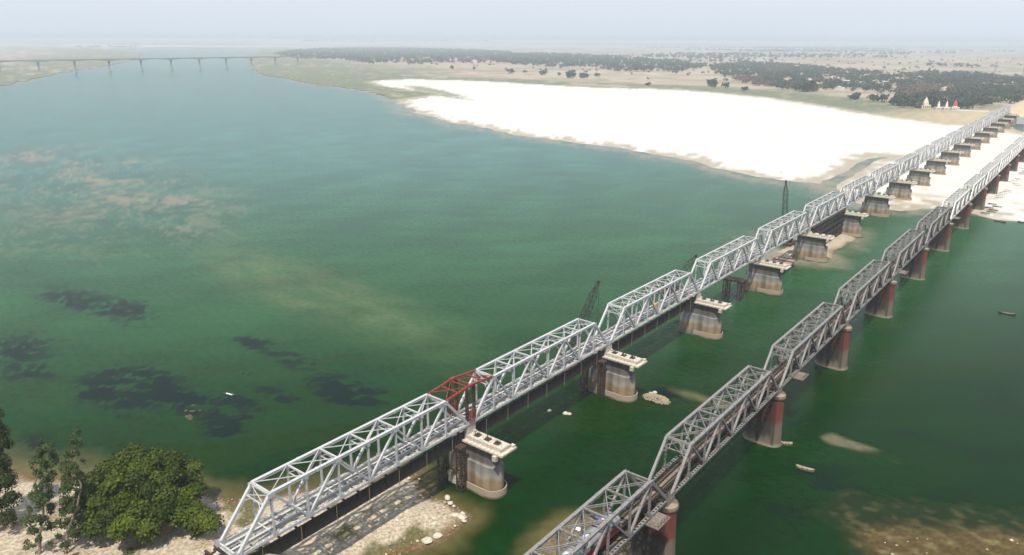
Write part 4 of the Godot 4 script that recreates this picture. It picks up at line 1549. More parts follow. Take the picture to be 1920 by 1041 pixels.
# a seated figure as one smooth skin: a field of tapered capsules, meshed on a grid
func person(label: String, at: Vector3, turn: float) -> void:
	var J := [[Vector3(0, 0.10, 0), Vector3(0, 0.55, 0.04), 0.15, 0.17], [Vector3(0, 0.5, 0.04), Vector3(0, 0.66, 0.06), 0.12, 0.06], [Vector3(0, 0.72, 0.08), Vector3(0, 0.82, 0.08), 0.10, 0.09],
		[Vector3(-0.1, 0.1, 0), Vector3(-0.13, 0.16, 0.42), 0.09, 0.065], [Vector3(-0.13, 0.16, 0.42), Vector3(-0.13, -0.25, 0.5), 0.065, 0.045], [Vector3(0.1, 0.1, 0), Vector3(0.13, 0.16, 0.42), 0.09, 0.065], [Vector3(0.13, 0.16, 0.42), Vector3(0.13, -0.25, 0.5), 0.065, 0.045],
		[Vector3(-0.19, 0.52, 0.04), Vector3(-0.26, 0.28, 0.12), 0.055, 0.045], [Vector3(-0.26, 0.28, 0.12), Vector3(-0.14, 0.25, 0.36), 0.045, 0.035], [Vector3(0.19, 0.52, 0.04), Vector3(0.26, 0.28, 0.12), 0.055, 0.045], [Vector3(0.26, 0.28, 0.12), Vector3(0.14, 0.25, 0.36), 0.045, 0.035]]
	var cell := 0.04
	var lo := Vector3(-0.4, -0.35, -0.25)
	var size := Vector3i(21, 34, 23)
	var F := PackedFloat32Array()
	F.resize(size.x * size.y * size.z)
	for z in size.z:
		for y in size.y:
			for x in size.x:
				var p := lo + Vector3(x, y, z) * cell
				var d := 1e9
				for j in J:
					var ab: Vector3 = j[1] - j[0]
					var t := clampf((p - j[0]).dot(ab) / ab.length_squared(), 0.0, 1.0)
					var e: float = p.distance_to(j[0] + ab * t) - lerpf(j[2], j[3], t)
					var hh := clampf(0.5 + 0.5 * (d - e) / 0.04, 0.0, 1.0)
					d = e if d > 1e8 else lerpf(d, e, hh) - 0.04 * hh * (1.0 - hh)
				F[(z * size.y + y) * size.x + x] = d
	var idx := {}
	var V := PackedVector3Array()
	var get_f := func(x: int, y: int, z: int) -> float: return F[(z * size.y + y) * size.x + x]
	for z in size.z - 1:
		for y in size.y - 1:
			for x in size.x - 1:
				var sum := Vector3.ZERO
				var cnt := 0
				for e in [[0,0,0,1,0,0],[0,1,0,1,1,0],[0,0,1,1,0,1],[0,1,1,1,1,1],[0,0,0,0,1,0],[1,0,0,1,1,0],[0,0,1,0,1,1],[1,0,1,1,1,1],[0,0,0,0,0,1],[1,0,0,1,0,1],[0,1,0,0,1,1],[1,1,0,1,1,1]]:
					var fa: float = get_f.call(x + e[0], y + e[1], z + e[2])
					var fb: float = get_f.call(x + e[3], y + e[4], z + e[5])
					if (fa < 0.0) != (fb < 0.0):
						sum += Vector3(x + e[0], y + e[1], z + e[2]).lerp(Vector3(x + e[3], y + e[4], z + e[5]), fa / (fa - fb))
						cnt += 1
				if cnt:
					idx[Vector3i(x, y, z)] = V.size()
					V.append(lo + sum / cnt * cell)
	var st := mb()
	st.set_smooth_group(0)
	for z in range(1, size.z - 1):
		for y in range(1, size.y - 1):
			for x in range(1, size.x - 1):
				var f0: float = get_f.call(x, y, z)
				for ax in 3:
					var s := [Vector3i(1, 0, 0), Vector3i(0, 1, 0), Vector3i(0, 0, 1)][ax] as Vector3i
					var f1: float = get_f.call(x + s.x, y + s.y, z + s.z)
					if (f0 < 0.0) == (f1 < 0.0):
						continue
					var u := [Vector3i(0, 1, 0), Vector3i(0, 0, 1), Vector3i(1, 0, 0)][ax] as Vector3i
					var w := [Vector3i(0, 0, 1), Vector3i(1, 0, 0), Vector3i(0, 1, 0)][ax] as Vector3i
					var c := Vector3i(x, y, z)
					var q := [c, c - u, c - u - w, c - w]
					if q.all(func(k): return idx.has(k)):
						var n := Vector3(s) * (1.0 if f1 > 0.0 else -1.0)
						quad(st, V[idx[q[0]]], V[idx[q[1]]], V[idx[q[2]]], V[idx[q[3]]], n)
	st.index()
	st.generate_normals()
	tag(obj("person", st, M.cloth_dark, self, at), label, "person").rotation.y = turn


func duck(label: String, at: Vector3, turn: float, size: float) -> void:
	var o := thing("duck", label, "bird", at, turn, "dark water birds on the river")
	o.scale = Vector3.ONE * size
	var st := mb()
	tube(st, [Vector3(0, 0.1, -0.3), Vector3(0, 0.08, -0.18), Vector3(0, 0.07, 0), Vector3(0, 0.08, 0.16), Vector3(0, 0.16, 0.22), Vector3(0, 0.26, 0.23), Vector3(0, 0.28, 0.3)], [0.01, 0.09, 0.13, 0.09, 0.045, 0.05, 0.01], 9)
	obj("body", st, M.cloth_dark, o)
	st = mb()
	tube(st, [Vector3(0, 0.27, 0.26), Vector3(0, 0.26, 0.36)], [0.025, 0.012], 6)
	obj("bill", st, M.tan_rock, o)


# ---------------------------------------------------------------- plants
# leaves scattered through the lobes of a crown; each a bent two-triangle clump
func leaves(st: SurfaceTool, lobes: Array, per: float, size: float, dark: Color, light: Color, r: RandomNumberGenerator, hang := 0.0) -> void:
	for lb in lobes:
		var c: Vector3 = lb[0]
		var e: Vector3 = lb[1]
		var n := int(per * (e.x * e.y + e.y * e.z + e.x * e.z) / 3.0)
		var shade := r.randf_range(0.0, 1.0)
		for i in n:
			var d := Vector3(r.randfn(), r.randfn(), r.randfn()).normalized()
			if d.y < -0.35 and r.randf() < 0.6:
				d.y = -d.y
			var rad := pow(r.randf(), 0.28)
			var p := c + d * e * rad * r.randf_range(0.86, 1.12)
			var nrm := (d + Vector3(r.randf_range(-0.7, 0.7), r.randf_range(-0.2, 1.0), r.randf_range(-0.7, 0.7))).normalized()
			var a := nrm.cross(Vector3(r.randf_range(-1, 1), r.randf_range(-1, 1), r.randf_range(-1, 1))).normalized()
			if hang > 0.0:
				a = a.lerp(Vector3.DOWN, hang).normalized()
			var b := nrm.cross(a).normalized()
			var s := size * r.randf_range(0.6, 1.3)
			var col := dark.lerp(light, clampf(0.5 * shade + r.randf_range(0.0, 0.5), 0.0, 1.0))
			st.set_color(col)
			st.set_normal(nrm)
			var tip := p + a * s
			var l := p + a * s * 0.45 + b * s * 0.42
			var q := p + a * s * 0.45 - b * s * 0.42 + nrm * s * 0.12
			st.add_vertex(p); st.add_vertex(l); st.add_vertex(tip)
			st.add_vertex(p); st.add_vertex(tip); st.add_vertex(q)


func limb(st: SurfaceTool, a: Vector3, b: Vector3, r0: float, r1: float, r: RandomNumberGenerator, sides := 6) -> void:
	var pts := []
	var rad := []
	for i in 6:
		var f := i / 5.0
		var p := a.lerp(b, f)
		var w := (a - b).length() * 0.06 * sin(f * PI)
		pts.append(p + Vector3(r.randf_range(-w, w), r.randf_range(-w, w) * 0.5 + w, r.randf_range(-w, w)))
		rad.append(lerpf(r0, r1, pow(f, 0.8)))
	tube(st, pts, rad, sides)


func near_trees() -> void:
	var r := RandomNumberGenerator.new()
	r.seed = 11
	# the spreading tree by the bank
	var t := thing("spreading_tree", "broad green tree with spreading crown on the sandy near bank", "tree", P(-33, 1.6, 2))
	var lobes := []
	var st := mb()
	var trunk_top := Vector3(-1, 4.6, -1)
	limb(st, Vector3(0, -0.6, 0), trunk_top, 1.1, 0.75, r, 9)
	obj("trunk", st, M.bark, t)
	var ends := []
	for i in 42:
		var a := i * 2.399
		var f := sqrt((i + 0.5) / 42.0)
		var rr := f * 12.5
		var top := 13.6 - 8.2 * f * f + r.randf_range(-1.3, 1.3)
		var c := Vector3(cos(a) * rr - 6.5, maxf(top, 4.4), -sin(a) * rr * 0.95 - 2.0)
		lobes.append([c, Vector3(r.randf_range(1.9, 3.2), r.randf_range(1.6, 2.5), r.randf_range(1.9, 3.2))])
		ends.append(c)
	for i in 20:
		var a := i * TAU / 20.0 + r.randf_range(-0.2, 0.2)
		var c := Vector3(cos(a) * r.randf_range(9.5, 12.5) - 5.5, r.randf_range(3.0, 6.5), -sin(a) * r.randf_range(8.5, 11.5) - 2.0)
		lobes.append([c, Vector3(r.randf_range(1.8, 3.0), r.randf_range(1.5, 2.4), r.randf_range(1.8, 3.0))])
		ends.append(c)
	# the low bough towards the bridge
	for c in [Vector3(7.5, 5.4, -6.5), Vector3(10.0, 4.6, -7.0), Vector3(11.6, 3.8, -7.4), Vector3(9.0, 3.4, -5.6), Vector3(5.0, 6.4, -5.0), Vector3(-2.0, 8.5, 0.5), Vector3(-5.0, 9.5, 2.5), Vector3(-1.0, 7.0, 1.5), Vector3(-8.0, 8.0, 5.0)]:
		lobes.append([c, Vector3(2.6, 1.8, 2.6)])
		ends.append(c)
	for i in ends.size():
		if i % 4 == 0:
			st = mb()
			limb(st, trunk_top, ends[i] - Vector3(0, 0.8, 0), 0.42, 0.1, r)
			obj("bough", st, M.bark, t)
	st = mb()
	leaves(st, lobes, 130.0, 0.6, Color(0.007, 0.016, 0.002), Color(0.080, 0.110, 0.008), r)
	obj("crown", st, M.leaf, t)
	# slim trees in the corner
	slim_tree("slim tree with tufted crown, left of the pair in front of the water", Vector3(-43.5, 1.0, 15.7), Vector3(-41.8, 26.2, 10.8), 41, 1.0)
	slim_tree("slim forked tree with tufted crown, next to the broad dark tree", Vector3(-39.5, 1.0, 12.5), Vector3(-39.4, 26.4, 6.0), 42, 1.0)
	slim_tree("very dark tree cut by the left edge of the picture", Vector3(-59.0, 1.0, 18.2), Vector3(-64.0, 25.2, 13.0), 43, 1.7)
	# low scrub on the bank
	var proto: Node3D
	var where := [Vector2(-60, -7), Vector2(-52, -12), Vector2(-30, -4), Vector2(-66, -1), Vector2(-25, 9), Vector2(-71, -4), Vector2(-48, -16)]
	for i in where.size():
		var p := P(where[i].x, 1.2, where[i].y)
		var label: String = "low olive scrub bush on the sand " + ["behind the slim trees", "between the slim trees", "under the low bough of the broad tree", "at the water edge left of the slim trees", "by the bank edge near the bridge", "furthest left at the water edge", "at the foot of the slim trees"][i]
		if i == 0:
			proto = thing("scrub_bush", label, "bush", p, 0.0, "scrub on the near bank")
			st = mb()
			leaves(st, [[Vector3(0, 0.5, 0), Vector3(1.3, 0.8, 1.2)], [Vector3(1.0, 0.4, 0.4), Vector3(0.9, 0.6, 0.9)]], 160.0, 0.34, Color(0.03, 0.05, 0.012), Color(0.08, 0.11, 0.03), r)
			obj("foliage", st, M.leaf, proto)
			st = mb()
			for k in 5:
				limb(st, Vector3(0, -0.3, 0), Vector3(r.randf_range(-0.8, 0.8), 0.8, r.randf_range(-0.8, 0.8)), 0.06, 0.02, r, 4)
			obj("stem", st, M.bark, proto)
		else:
			dup(proto, p, i * 1.3, label)


func slim_tree(label: String, foot: Vector3, top: Vector3, seed_: int, bulk: float) -> void:
	var r := RandomNumberGenerator.new()
	r.seed = seed_
	var t := thing("slim_tree", label, "tree", foot, 0.0, "slim trees on the near bank")
	var d := top - foot
	var st := mb()
	limb(st, Vector3(0, -0.5, 0), d * 0.97, 0.38, 0.06, r, 8)
	obj("trunk", st, M.pale_bark, t)
	var lobes := []
	for i in 40:
		var f := 0.10 + 0.89 * (i + 0.5) / 40.0
		var a := i * 2.4 + seed_
		var reach := (2.5 - 1.4 * f) * bulk * r.randf_range(0.5, 1.25)
		var c := d * f + Vector3(cos(a) * reach, r.randf_range(0.2, 1.2), sin(a) * reach)
		var sz := r.randf_range(0.45, 1.05) * bulk
		lobes.append([c, Vector3(sz * r.randf_range(0.8, 1.4), sz * r.randf_range(0.9, 1.7), sz * r.randf_range(0.8, 1.4))])
		if i % 4 == 0:
			st = mb()
			limb(st, d * (f - 0.06), c, 0.14, 0.03, r, 5)
			obj("branch", st, M.pale_bark, t)
	st = mb()
	leaves(st, lobes, 210.0, 0.36, Color(0.012, 0.024, 0.006) if bulk > 1.2 else Color(0.02, 0.036, 0.010), Color(0.035, 0.055, 0.014) if bulk > 1.2 else Color(0.055, 0.085, 0.025), r, 0.45)
	obj("crown", st, M.leaf, t)


func far_tree_mesh(seed_: int, n: int, w: float, h: float, dark: Color, light: Color) -> ArrayMesh:
	var r := RandomNumberGenerator.new()
	r.seed = seed_
	var st := mb()
	var lobes := []
	for i in 5:
		lobes.append([Vector3(r.randf_range(-0.45, 0.45) * w, h * r.randf_range(0.45, 0.78), r.randf_range(-0.45, 0.45) * w), Vector3(w * r.randf_range(0.32, 0.5), h * r.randf_range(0.2, 0.3), w * r.randf_range(0.32, 0.5))])
	lobes.append([Vector3(0, h * 0.4, 0), Vector3(w * 0.6, h * 0.3, w * 0.6)])
	var area := 0.0
	for lb in lobes:
		area += (lb[1].x * lb[1].y + lb[1].y * lb[1].z + lb[1].x * lb[1].z) / 3.0
	leaves(st, lobes, n / area, w * 0.34, dark, light, r)
	return st.commit()


func sample(poly: PackedVector2Array, r: RandomNumberGenerator) -> Vector2:
	var lo := poly[0]
	var hi := poly[0]
	for p in poly:
		lo = lo.min(p)
		hi = hi.max(p)
	for i in 200:
		var q := Vector2(r.randf_range(lo.x, hi.x), r.randf_range(lo.y, hi.y))
		if Geometry2D.is_point_in_polygon(q, poly):
			return q
	return poly[0]


var house_spots := flat([-777,2691, -520,2172, -505,2186, -445,2053, -533,2043, -480,2382, -387,2073, -354,2070, -357,2248, -333,2350, -372,1731, -147,2167, -176,1938, -181,1808, -1181,2800, -1376,2772, -5287,5013, -2386,2817, -463,1872, -399,1995, -348,1979, -96,2214])


func hides_house(p: Vector2) -> bool:
	for h in house_spots:
		var d := p - h
		var to_eye := (EYE - h).normalized()
		if absf(d.cross(to_eye)) < 11.0 and d.dot(to_eye) > -9.0 and d.dot(to_eye) < 75.0:
			return true
	return false


func far_trees() -> void:
	var r := RandomNumberGenerator.new()
	r.seed = 5
	var G := {}
	G.point = flat([-4587,3199, -5542,4011, -6959,5457, -7575,6790, -6381,6554, -4227,5447, -2096,2743, -2092,2514, -2310,2508, -2195,2195, -2413,2279, -2418,2162, -3040,2530, -3491,2532])
	G.mid = flat([-3555,4594, -3301,4938, -2445,4226, -1778,3651, -1249,3000, -1061,2407, -1119,2286, -1175,2170, -1541,2512, -1630,2420, -1950,2558])
	G.village = flat([-1249,3000, -1358,3682, -1082,3488, -771,3058, -467,2697, -405,2874, -118,1292, -146,1242, -185,1356, -228,1632, -330,1672, -375,1678, -387,1574, -492,1647, -651,1969, -871,2195])
	G.temple = flat([-405,2874, -307,2854, -87,2504, 60,2359, 177,1771, 40,1500, -41,1478, -51,1390, -74,1313, -150,1290])
	G.brown = flat([-260,1784, -268,2053, -188,1981, -137,1714, -166,1553, -195,1474])
	G.brown2 = flat([-727,1974, -777,2392, -542,1861, -523,1699, -594,1750])
	var green := [Color(0.014, 0.030, 0.018), Color(0.038, 0.066, 0.034)]
	var bare := [Color(0.075, 0.055, 0.042), Color(0.14, 0.105, 0.08)]
	var protos := []
	var trunk := mb()
	tube(trunk, [Vector3(0, -0.5, 0), Vector3(0.1, 2.2, 0), Vector3(0.2, 5.0, 0.1)], [0.35, 0.28, 0.12], 5)
	var trunk_mesh := trunk.commit()
	for i in 7:
		var pal: Array = bare if i == 6 else green
		protos.append(far_tree_mesh(100 + i, 150, [9.0, 11.0, 7.5, 10.0, 6.0, 12.0, 9.0][i], [10.0, 12.5, 11.0, 9.0, 8.5, 14.0, 9.0][i], pal[0], pal[1]))
	var add := func(p: Vector2, k: int, s: float, label: String, group: String) -> void:
		var t := thing("far_tree", label, "tree", P(p.x, 2.1, p.y), r.randf_range(0, TAU), group)
		t.scale = Vector3.ONE * s
		put("crown", protos[k], M.leaf, t)
		put("trunk", trunk_mesh, M.bark, t)
	# the trees that stand alone in the dry fields
	var lone := flat([-1794,2011, -1703,2030, -1390,1843, -1274,1852, -1217,1857, -1118,1766, -1074,1765, -1078,1850, -760,1565, -681,1731, -627,1630, -580,1591, -505,1512, -266,1428, -265,1446, -500,1720, -436,1622, -403,1605, -226,1413, -208,1396])
	var S := [1.3, 1.2, 1.2, 1.5, 0.8, 1.9, 1.6, 0.9, 0.9, 1.0, 1.6, 1.5, 0.8, 1.1, 1.0, 1.5, 1.2, 1.6, 1.3, 1.2]
	for i in lone.size():
		add.call(lone[i], [0, 2, 5, 3, 1][i % 5], S[i], "dark green tree standing apart in the dry fields behind the white sand", "lone trees in the dry fields")
		if i in [5, 6, 10, 15, 17]:
			for k in 2:
				add.call(lone[i] + Vector2(r.randf_range(-14, 14), r.randf_range(-14, 14)), (i + k) % 6, S[i] * 0.8, "dark green tree standing apart in the dry fields behind the white sand", "lone trees in the dry fields")
	# around the temples: the largest of the wood in view
	var n := 0
	while n < 120:
		var p := sample(G.temple, r)
		if p.y < 1310.0 + 0.0 * p.x or p.y > 1900.0 or (p - Vector2(-105, 1300)).length() < 26.0 or Geometry2D.is_point_in_polygon(p, G.brown) or hides_house(p):
			continue
		add.call(p, [0, 1, 3, 5][n % 4], r.randf_range(0.9, 1.25), "dark green tree of the wood behind the white temples", "trees of the wood behind the temples")
		n += 1
	n = 0
	for i in 26:
		add.call(Vector2(-175 + i * 2.4 + r.randf_range(-6, 6), 1326 + r.randf_range(-4, 24)), [1, 5, 0][i % 3], r.randf_range(0.9, 1.1), "dense dark tree left of the white temples", "dense trees left of the temples")
	for i in 64:
		add.call(sample(G.brown, r), 6, r.randf_range(0.9, 1.3), "brownish bare-crowned tree in the grove above the temples", "brown trees above the temples")
	while n < 60:
		var p := sample(G.village, r)
		if p.y > 2050.0 or hides_house(p):
			continue
		add.call(p, [0, 2, 3, 4, 6][n % 5], r.randf_range(0.8, 1.2), "green tree among the far village houses", "trees among the village houses")
		n += 1
	# the rest is one far-off wood, two sorts of crown in it
	var xf := [[], [], []]
	for item in [["point", 6400, 1.35], ["mid", 2400, 1.25], ["village", 2300, 1.0], ["temple", 1900, 1.1], ["brown2", 160, 1.0], ["brown", 160, 0.9]]:
		for i in item[1]:
			var p := sample(G[item[0]], r)
			var gap := noise_b.get_noise_2d(p.x * 0.35, p.y * 0.35)
			if gap < r.randf_range(-0.35, 0.12) or hides_house(p) or (not item[0].begins_with("brown") and Geometry2D.is_point_in_polygon(p, G.brown)):
				continue
			var k: int = 2 if item[0] in ["brown", "brown2"] or noise_a.get_noise_2d(p.x * 0.5, p.y * 0.5) > r.randf_range(0.1, 0.5) else i % 2
			xf[k].append([p, item[2] * r.randf_range(0.75, 1.3)])
	# tree lines fading into the haze
	for row in 60:
		var dist := 3400.0 * pow(1.055, row) * r.randf_range(0.94, 1.06)
		var t0 := r.randf_range(-1.22, -0.05)
		var span := r.randf_range(0.05, 0.30)
		var cnt := int(span * dist / 18.0)
		cnt = mini(cnt, 260)
		for i in cnt:
			var t := t0 + span * r.randf() 
			var dd := dist * r.randf_range(0.985, 1.03)
			var p := EYE + Vector2(sin(t), cos(t)) * dd
			if p.x < -1900.0 - 0.15 * p.y and dist < 9000.0:
				continue
			if p.x < -0.62 * p.y - 400.0 and dist < 7000.0 :
				continue
			xf[0 if r.randf() < 0.5 else 1].append([p, r.randf_range(0.8, 1.4) * (1.0 + dist / 16000.0)])
	# scattered field trees
	for i in 500:
		var t := r.randf_range(-0.95, -0.02)
		var dd := r.randf_range(1900.0, 6500.0)
		var p := EYE + Vector2(sin(t), cos(t)) * dd
		if inside_distance(p, shores.bank_far) < 700.0:
			continue
		xf[i % 3].append([p, r.randf_range(0.6, 1.1)])
	for k in 3:
		var mm := MultiMesh.new()
		mm.transform_format = MultiMesh.TRANSFORM_3D
		mm.mesh = [far_tree_mesh(201, 70, 10.0, 10.5, green[0], green[1]), far_tree_mesh(202, 70, 8.5, 11.5, green[0], green[1]), far_tree_mesh(203, 70, 9.0, 9.0, bare[0], bare[1])][k]
		mm.instance_count = xf[k].size()
		for i in xf[k].size():
			var s: float = xf[k][i][1]
			mm.set_instance_transform(i, Transform3D(Basis(Vector3.UP, r.randf_range(0, TAU)).scaled(Vector3(s, s, s)), P(xf[k][i][0].x, 2.4, xf[k][i][0].y)))
		var o := MultiMeshInstance3D.new()
		o.name = ["far_woods", "far_treelines", "far_bare_woods"][k]
		o.multimesh = mm
		o.material_override = M.leaf
		add_child(o, true)
		tag(o, ["round-crowned woods across the river fading into the haze", "taller tree lines across the river fading into the haze", "brownish bare trees scattered through the far woods"][k], "woods")
		o.set_meta("kind", "stuff")


# ---------------------------------------------------------------- far buildings, far bridge, pylons
func spire_profile(h: float, w: float) -> Array:
	return [Vector2(w, 0), Vector2(w * 1.04, h * 0.12), Vector2(w * 0.98, h * 0.3), Vector2(w * 0.78, h * 0.52), Vector2(w * 0.5, h * 0.72), Vector2(w * 0.24, h * 0.86), Vector2(w * 0.26, h * 0.88), Vector2(w * 0.10, h * 0.92), Vector2(w * 0.03, h)]


func temple(label: String, at: Vector3, hall: Vector3, spire_h: float, spire_w: float, wall: Material, spire: Material) -> void:
	var t := thing("temple", label, "temple", at, 0.5, "temples on the far bank")
	var st := mb()
	box(st, Vector3(0, hall.y * 0.5, 0), hall)
	obj("hall", st, wall, t)
	st = mb()
	box(st, Vector3(0, hall.y + 0.2, 0), Vector3(hall.x + 0.8, 0.4, hall.z + 0.8))
	for k in [-1.0, 1.0]:
		box(st, Vector3(k * hall.x * 0.5, hall.y + 0.75, 0), Vector3(0.3, 0.7, hall.z))
	obj("roof", st, wall, t)
	for i in 4:
		st = mb()
		box(st, Vector3((i - 1.5) * hall.x * 0.22, hall.y * 0.48, hall.z * 0.5 + 0.02), Vector3(hall.x * 0.11, hall.y * 0.5, 0.1))
		obj("window" if i != 1 else "door", st, M.glass, t)
	st = mb()
	box(st, Vector3(0, hall.y + 1.4, 0), Vector3(spire_w * 2.1, 2.6, spire_w * 2.1))
	obj("spire_base", st, wall, t)
	st = mb()
	lathe(st, spire_profile(spire_h, spire_w), 12, Vector3(0, hall.y + 2.6, 0))
	for k in 4:
		var a := TAU * k / 4.0 + 0.78
		lathe(st, spire_profile(spire_h * 0.45, spire_w * 0.4), 8, Vector3(cos(a) * spire_w * 0.9, hall.y + 2.6, sin(a) * spire_w * 0.9))
	var sp := obj("spire", st, spire, t)
	st = mb()
	bar(st, Vector3(0, hall.y + 2.6 + spire_h - 0.2, 0), Vector3(0, hall.y + 4.2 + spire_h, 0), 0.12, 0.12)
	obj("finial", st, M.cream, sp)


func make_far_buildings() -> void:
	temple("cream temple with tall ribbed spire, leftmost of the temples", P(-124.9, 2.0, 1305.0), Vector3(13, 5.0, 10), 10.5, 3.4, M.cream, M.cream)
	temple("white temple with slender spire, second from the left", P(-103.5, 2.0, 1288.0), Vector3(9, 3.8, 8), 8.0, 1.5, M.white, M.white)
	temple("white temple with slender spire, beside the red one", P(-93.0, 2.0, 1291.0), Vector3(9, 3.8, 8), 8.6, 1.5, M.white, M.white)
	temple("white temple with red spire", P(-82.5, 2.0, 1297.0), Vector3(11, 4.2, 8), 10.0, 2.6, M.white, M.spire_red)
	# a low pale wall and sheds beside the temples
	var w := mb()
	for i in 7:
		box(w, Vector3(i * 6.2, 1.0, -i * 0.6), Vector3(6.0, 2.0, 0.4))
	tag(obj("boundary_wall", w, M.white, self, P(-76, 2.2, 1292)), "low white wall running right from the red-spired temple", "wall")
	# village houses
	var where := house_spots
	var protos := []
	for k in 3:
		var h := thing("village_house", "", "house", Vector3.ZERO, 0.0, ["white houses among the far trees", "two-storey houses among the far trees", "brick sheds among the far trees"][k])
		var size: Vector3 = [Vector3(14, 5.0, 10), Vector3(11, 8.4, 10), Vector3(17, 4.6, 8)][k]
		var st := mb()
		box(st, Vector3(0, size.y * 0.5, 0), size)
		obj("wall", st, [M.white, M.white, M.brick][k], h)
		st = mb()
		if k == 2:
			quad(st, Vector3(-size.x * 0.55, size.y - 0.2, size.z * 0.6), Vector3(size.x * 0.55, size.y - 0.2, size.z * 0.6), Vector3(size.x * 0.55, size.y + 1.8, 0), Vector3(-size.x * 0.55, size.y + 1.8, 0), Vector3(0, 1, 0.5).normalized())
			quad(st, Vector3(-size.x * 0.55, size.y - 0.2, -size.z * 0.6), Vector3(size.x * 0.55, size.y - 0.2, -size.z * 0.6), Vector3(size.x * 0.55, size.y + 1.8, 0), Vector3(-size.x * 0.55, size.y + 1.8, 0), Vector3(0, 1, -0.5).normalized())
		else:
			box(st, Vector3(0, size.y + 0.15, 0), Vector3(size.x + 0.6, 0.3, size.z + 0.6))
			box(st, Vector3(size.x * 0.25, size.y + 1.2, 0), Vector3(size.x * 0.35, 2.0, size.z * 0.4))
		obj("roof", st, M.tin if k == 2 else M.white, h)
		for i in 3:
			st = mb()
			box(st, Vector3((i - 1) * size.x * 0.3, size.y * 0.5, size.z * 0.5 + 0.02), Vector3(1.2, 1.5 if i != 1 else 2.2, 0.12))
			obj("window" if i != 1 else "door", st, M.glass, h)
		protos.append(h)
	for i in where.size():
		var p := P(where[i].x, 2.2, where[i].y)
		var k := [0, 1, 0, 2, 0, 1, 0, 2][i % 8] as int
		var label: String = ["small flat-roofed white house among the far trees", "two-storey white house among the far trees", "low brick shed with tin roof among the far trees"][k]
		if i in [0, 1, 3]:
			protos[k].position = p
			protos[k].set_meta("label", label)
		else:
			dup(protos[k], p, i * 0.9, label, ["white houses among the far trees", "two-storey houses among the far trees", "brick sheds among the far trees"][k])
	# the road bridge on the horizon
	var rb := thing("road_bridge", "long concrete road bridge on tall piers in the hazy distance", "bridge", P(-2480, 0, 0))
	for i in 12:
		var st := mb()
		var z0 := 590.0 + i * 105.0
		bar(st, Vector3(0, 37.5, -z0), Vector3(0, 37.5, -z0 - 104.8), 10.0, 2.0)
		for k in 2:
			# the girder deepens towards each pier
			var za := z0 + (0.0 if k == 0 else 104.8)
			var zb := z0 + (32.0 if k == 0 else 72.8)
			quad(st, Vector3(5, 36.6, -za), Vector3(5, 36.6, -zb), Vector3(5, 35.6, -zb), Vector3(5, 33.0, -za), Vector3(1, 0, 0))
			quad(st, Vector3(-5, 36.6, -za), Vector3(-5, 36.6, -zb), Vector3(-5, 35.6, -zb), Vector3(-5, 33.0, -za), Vector3(-1, 0, 0))
			quad(st, Vector3(-5, 35.6, -zb), Vector3(5, 35.6, -zb), Vector3(5, 33.0, -za), Vector3(-5, 33.0, -za), Vector3(0, -1, 0))
		obj("deck", st, M.far_concrete, rb)
		st = mb()
		for x in [-4.9, 4.9]:
			bar(st, Vector3(x, 39.0, -z0), Vector3(x, 39.0, -z0 - 104.8), 0.3, 1.1)
		obj("parapet", st, M.far_concrete, rb)
	for i in 13:
		var st := mb()
		var z := 590.0 + i * 105.0
		lathe(st, [Vector2(7.5, -3), Vector2(7.0, 2.5), Vector2(3.2, 3.0), Vector2(2.7, 20.0), Vector2(4.0, 33.0)], 10, Vector3(0, 0, -z))
		obj("pier", st, M.far_concrete, rb)
	# pylons on the far plain
	var py: Node3D
	for i in 2:
		var p: Vector3 = [P(-199, 2.5, 2750), P(-128, 2.5, 2800)][i]
		var label: String = ["tall lattice transmission pylon above the wood by the far bridge end", "fainter lattice transmission pylon at the right edge of the far plain"][i]
		if i == 1:
			dup(py, p, 0.4, label)
			continue
		py = thing("transmission_pylon", label, "pylon", p, 0.3, "pylons on the far plain")
		var st := mb()
		for k in 4:
			var a := TAU * k / 4.0 + 0.78
			var b := TAU * (k + 1) / 4.0 + 0.78
			for j in 9:
				var r0 := lerpf(4.5, 0.7, j / 9.0)
				var r1 := lerpf(4.5, 0.7, (j + 1) / 9.0)
				var y0 := j * 5.0
				bar(st, Vector3(cos(a) * r0, y0, sin(a) * r0), Vector3(cos(a) * r1, y0 + 5.0, sin(a) * r1), 0.45, 0.45)
				bar(st, Vector3(cos(a) * r0, y0, sin(a) * r0), Vector3(cos(b) * r1, y0 + 5.0, sin(b) * r1), 0.25, 0.25)
		obj("lattice_mast", st, M.far_concrete, py)
		for y in [33.0, 38.0, 43.0]:
			st = mb()
			bar(st, Vector3(-6, y, 0), Vector3(6, y, 0), 0.5, 0.5)
			bar(st, Vector3(-6, y, 0), Vector3(0, y + 2.5, 0), 0.3, 0.3)
			bar(st, Vector3(6, y, 0), Vector3(0, y + 2.5, 0), 0.3, 0.3)
			obj("cross_arm", st, M.far_concrete, py)


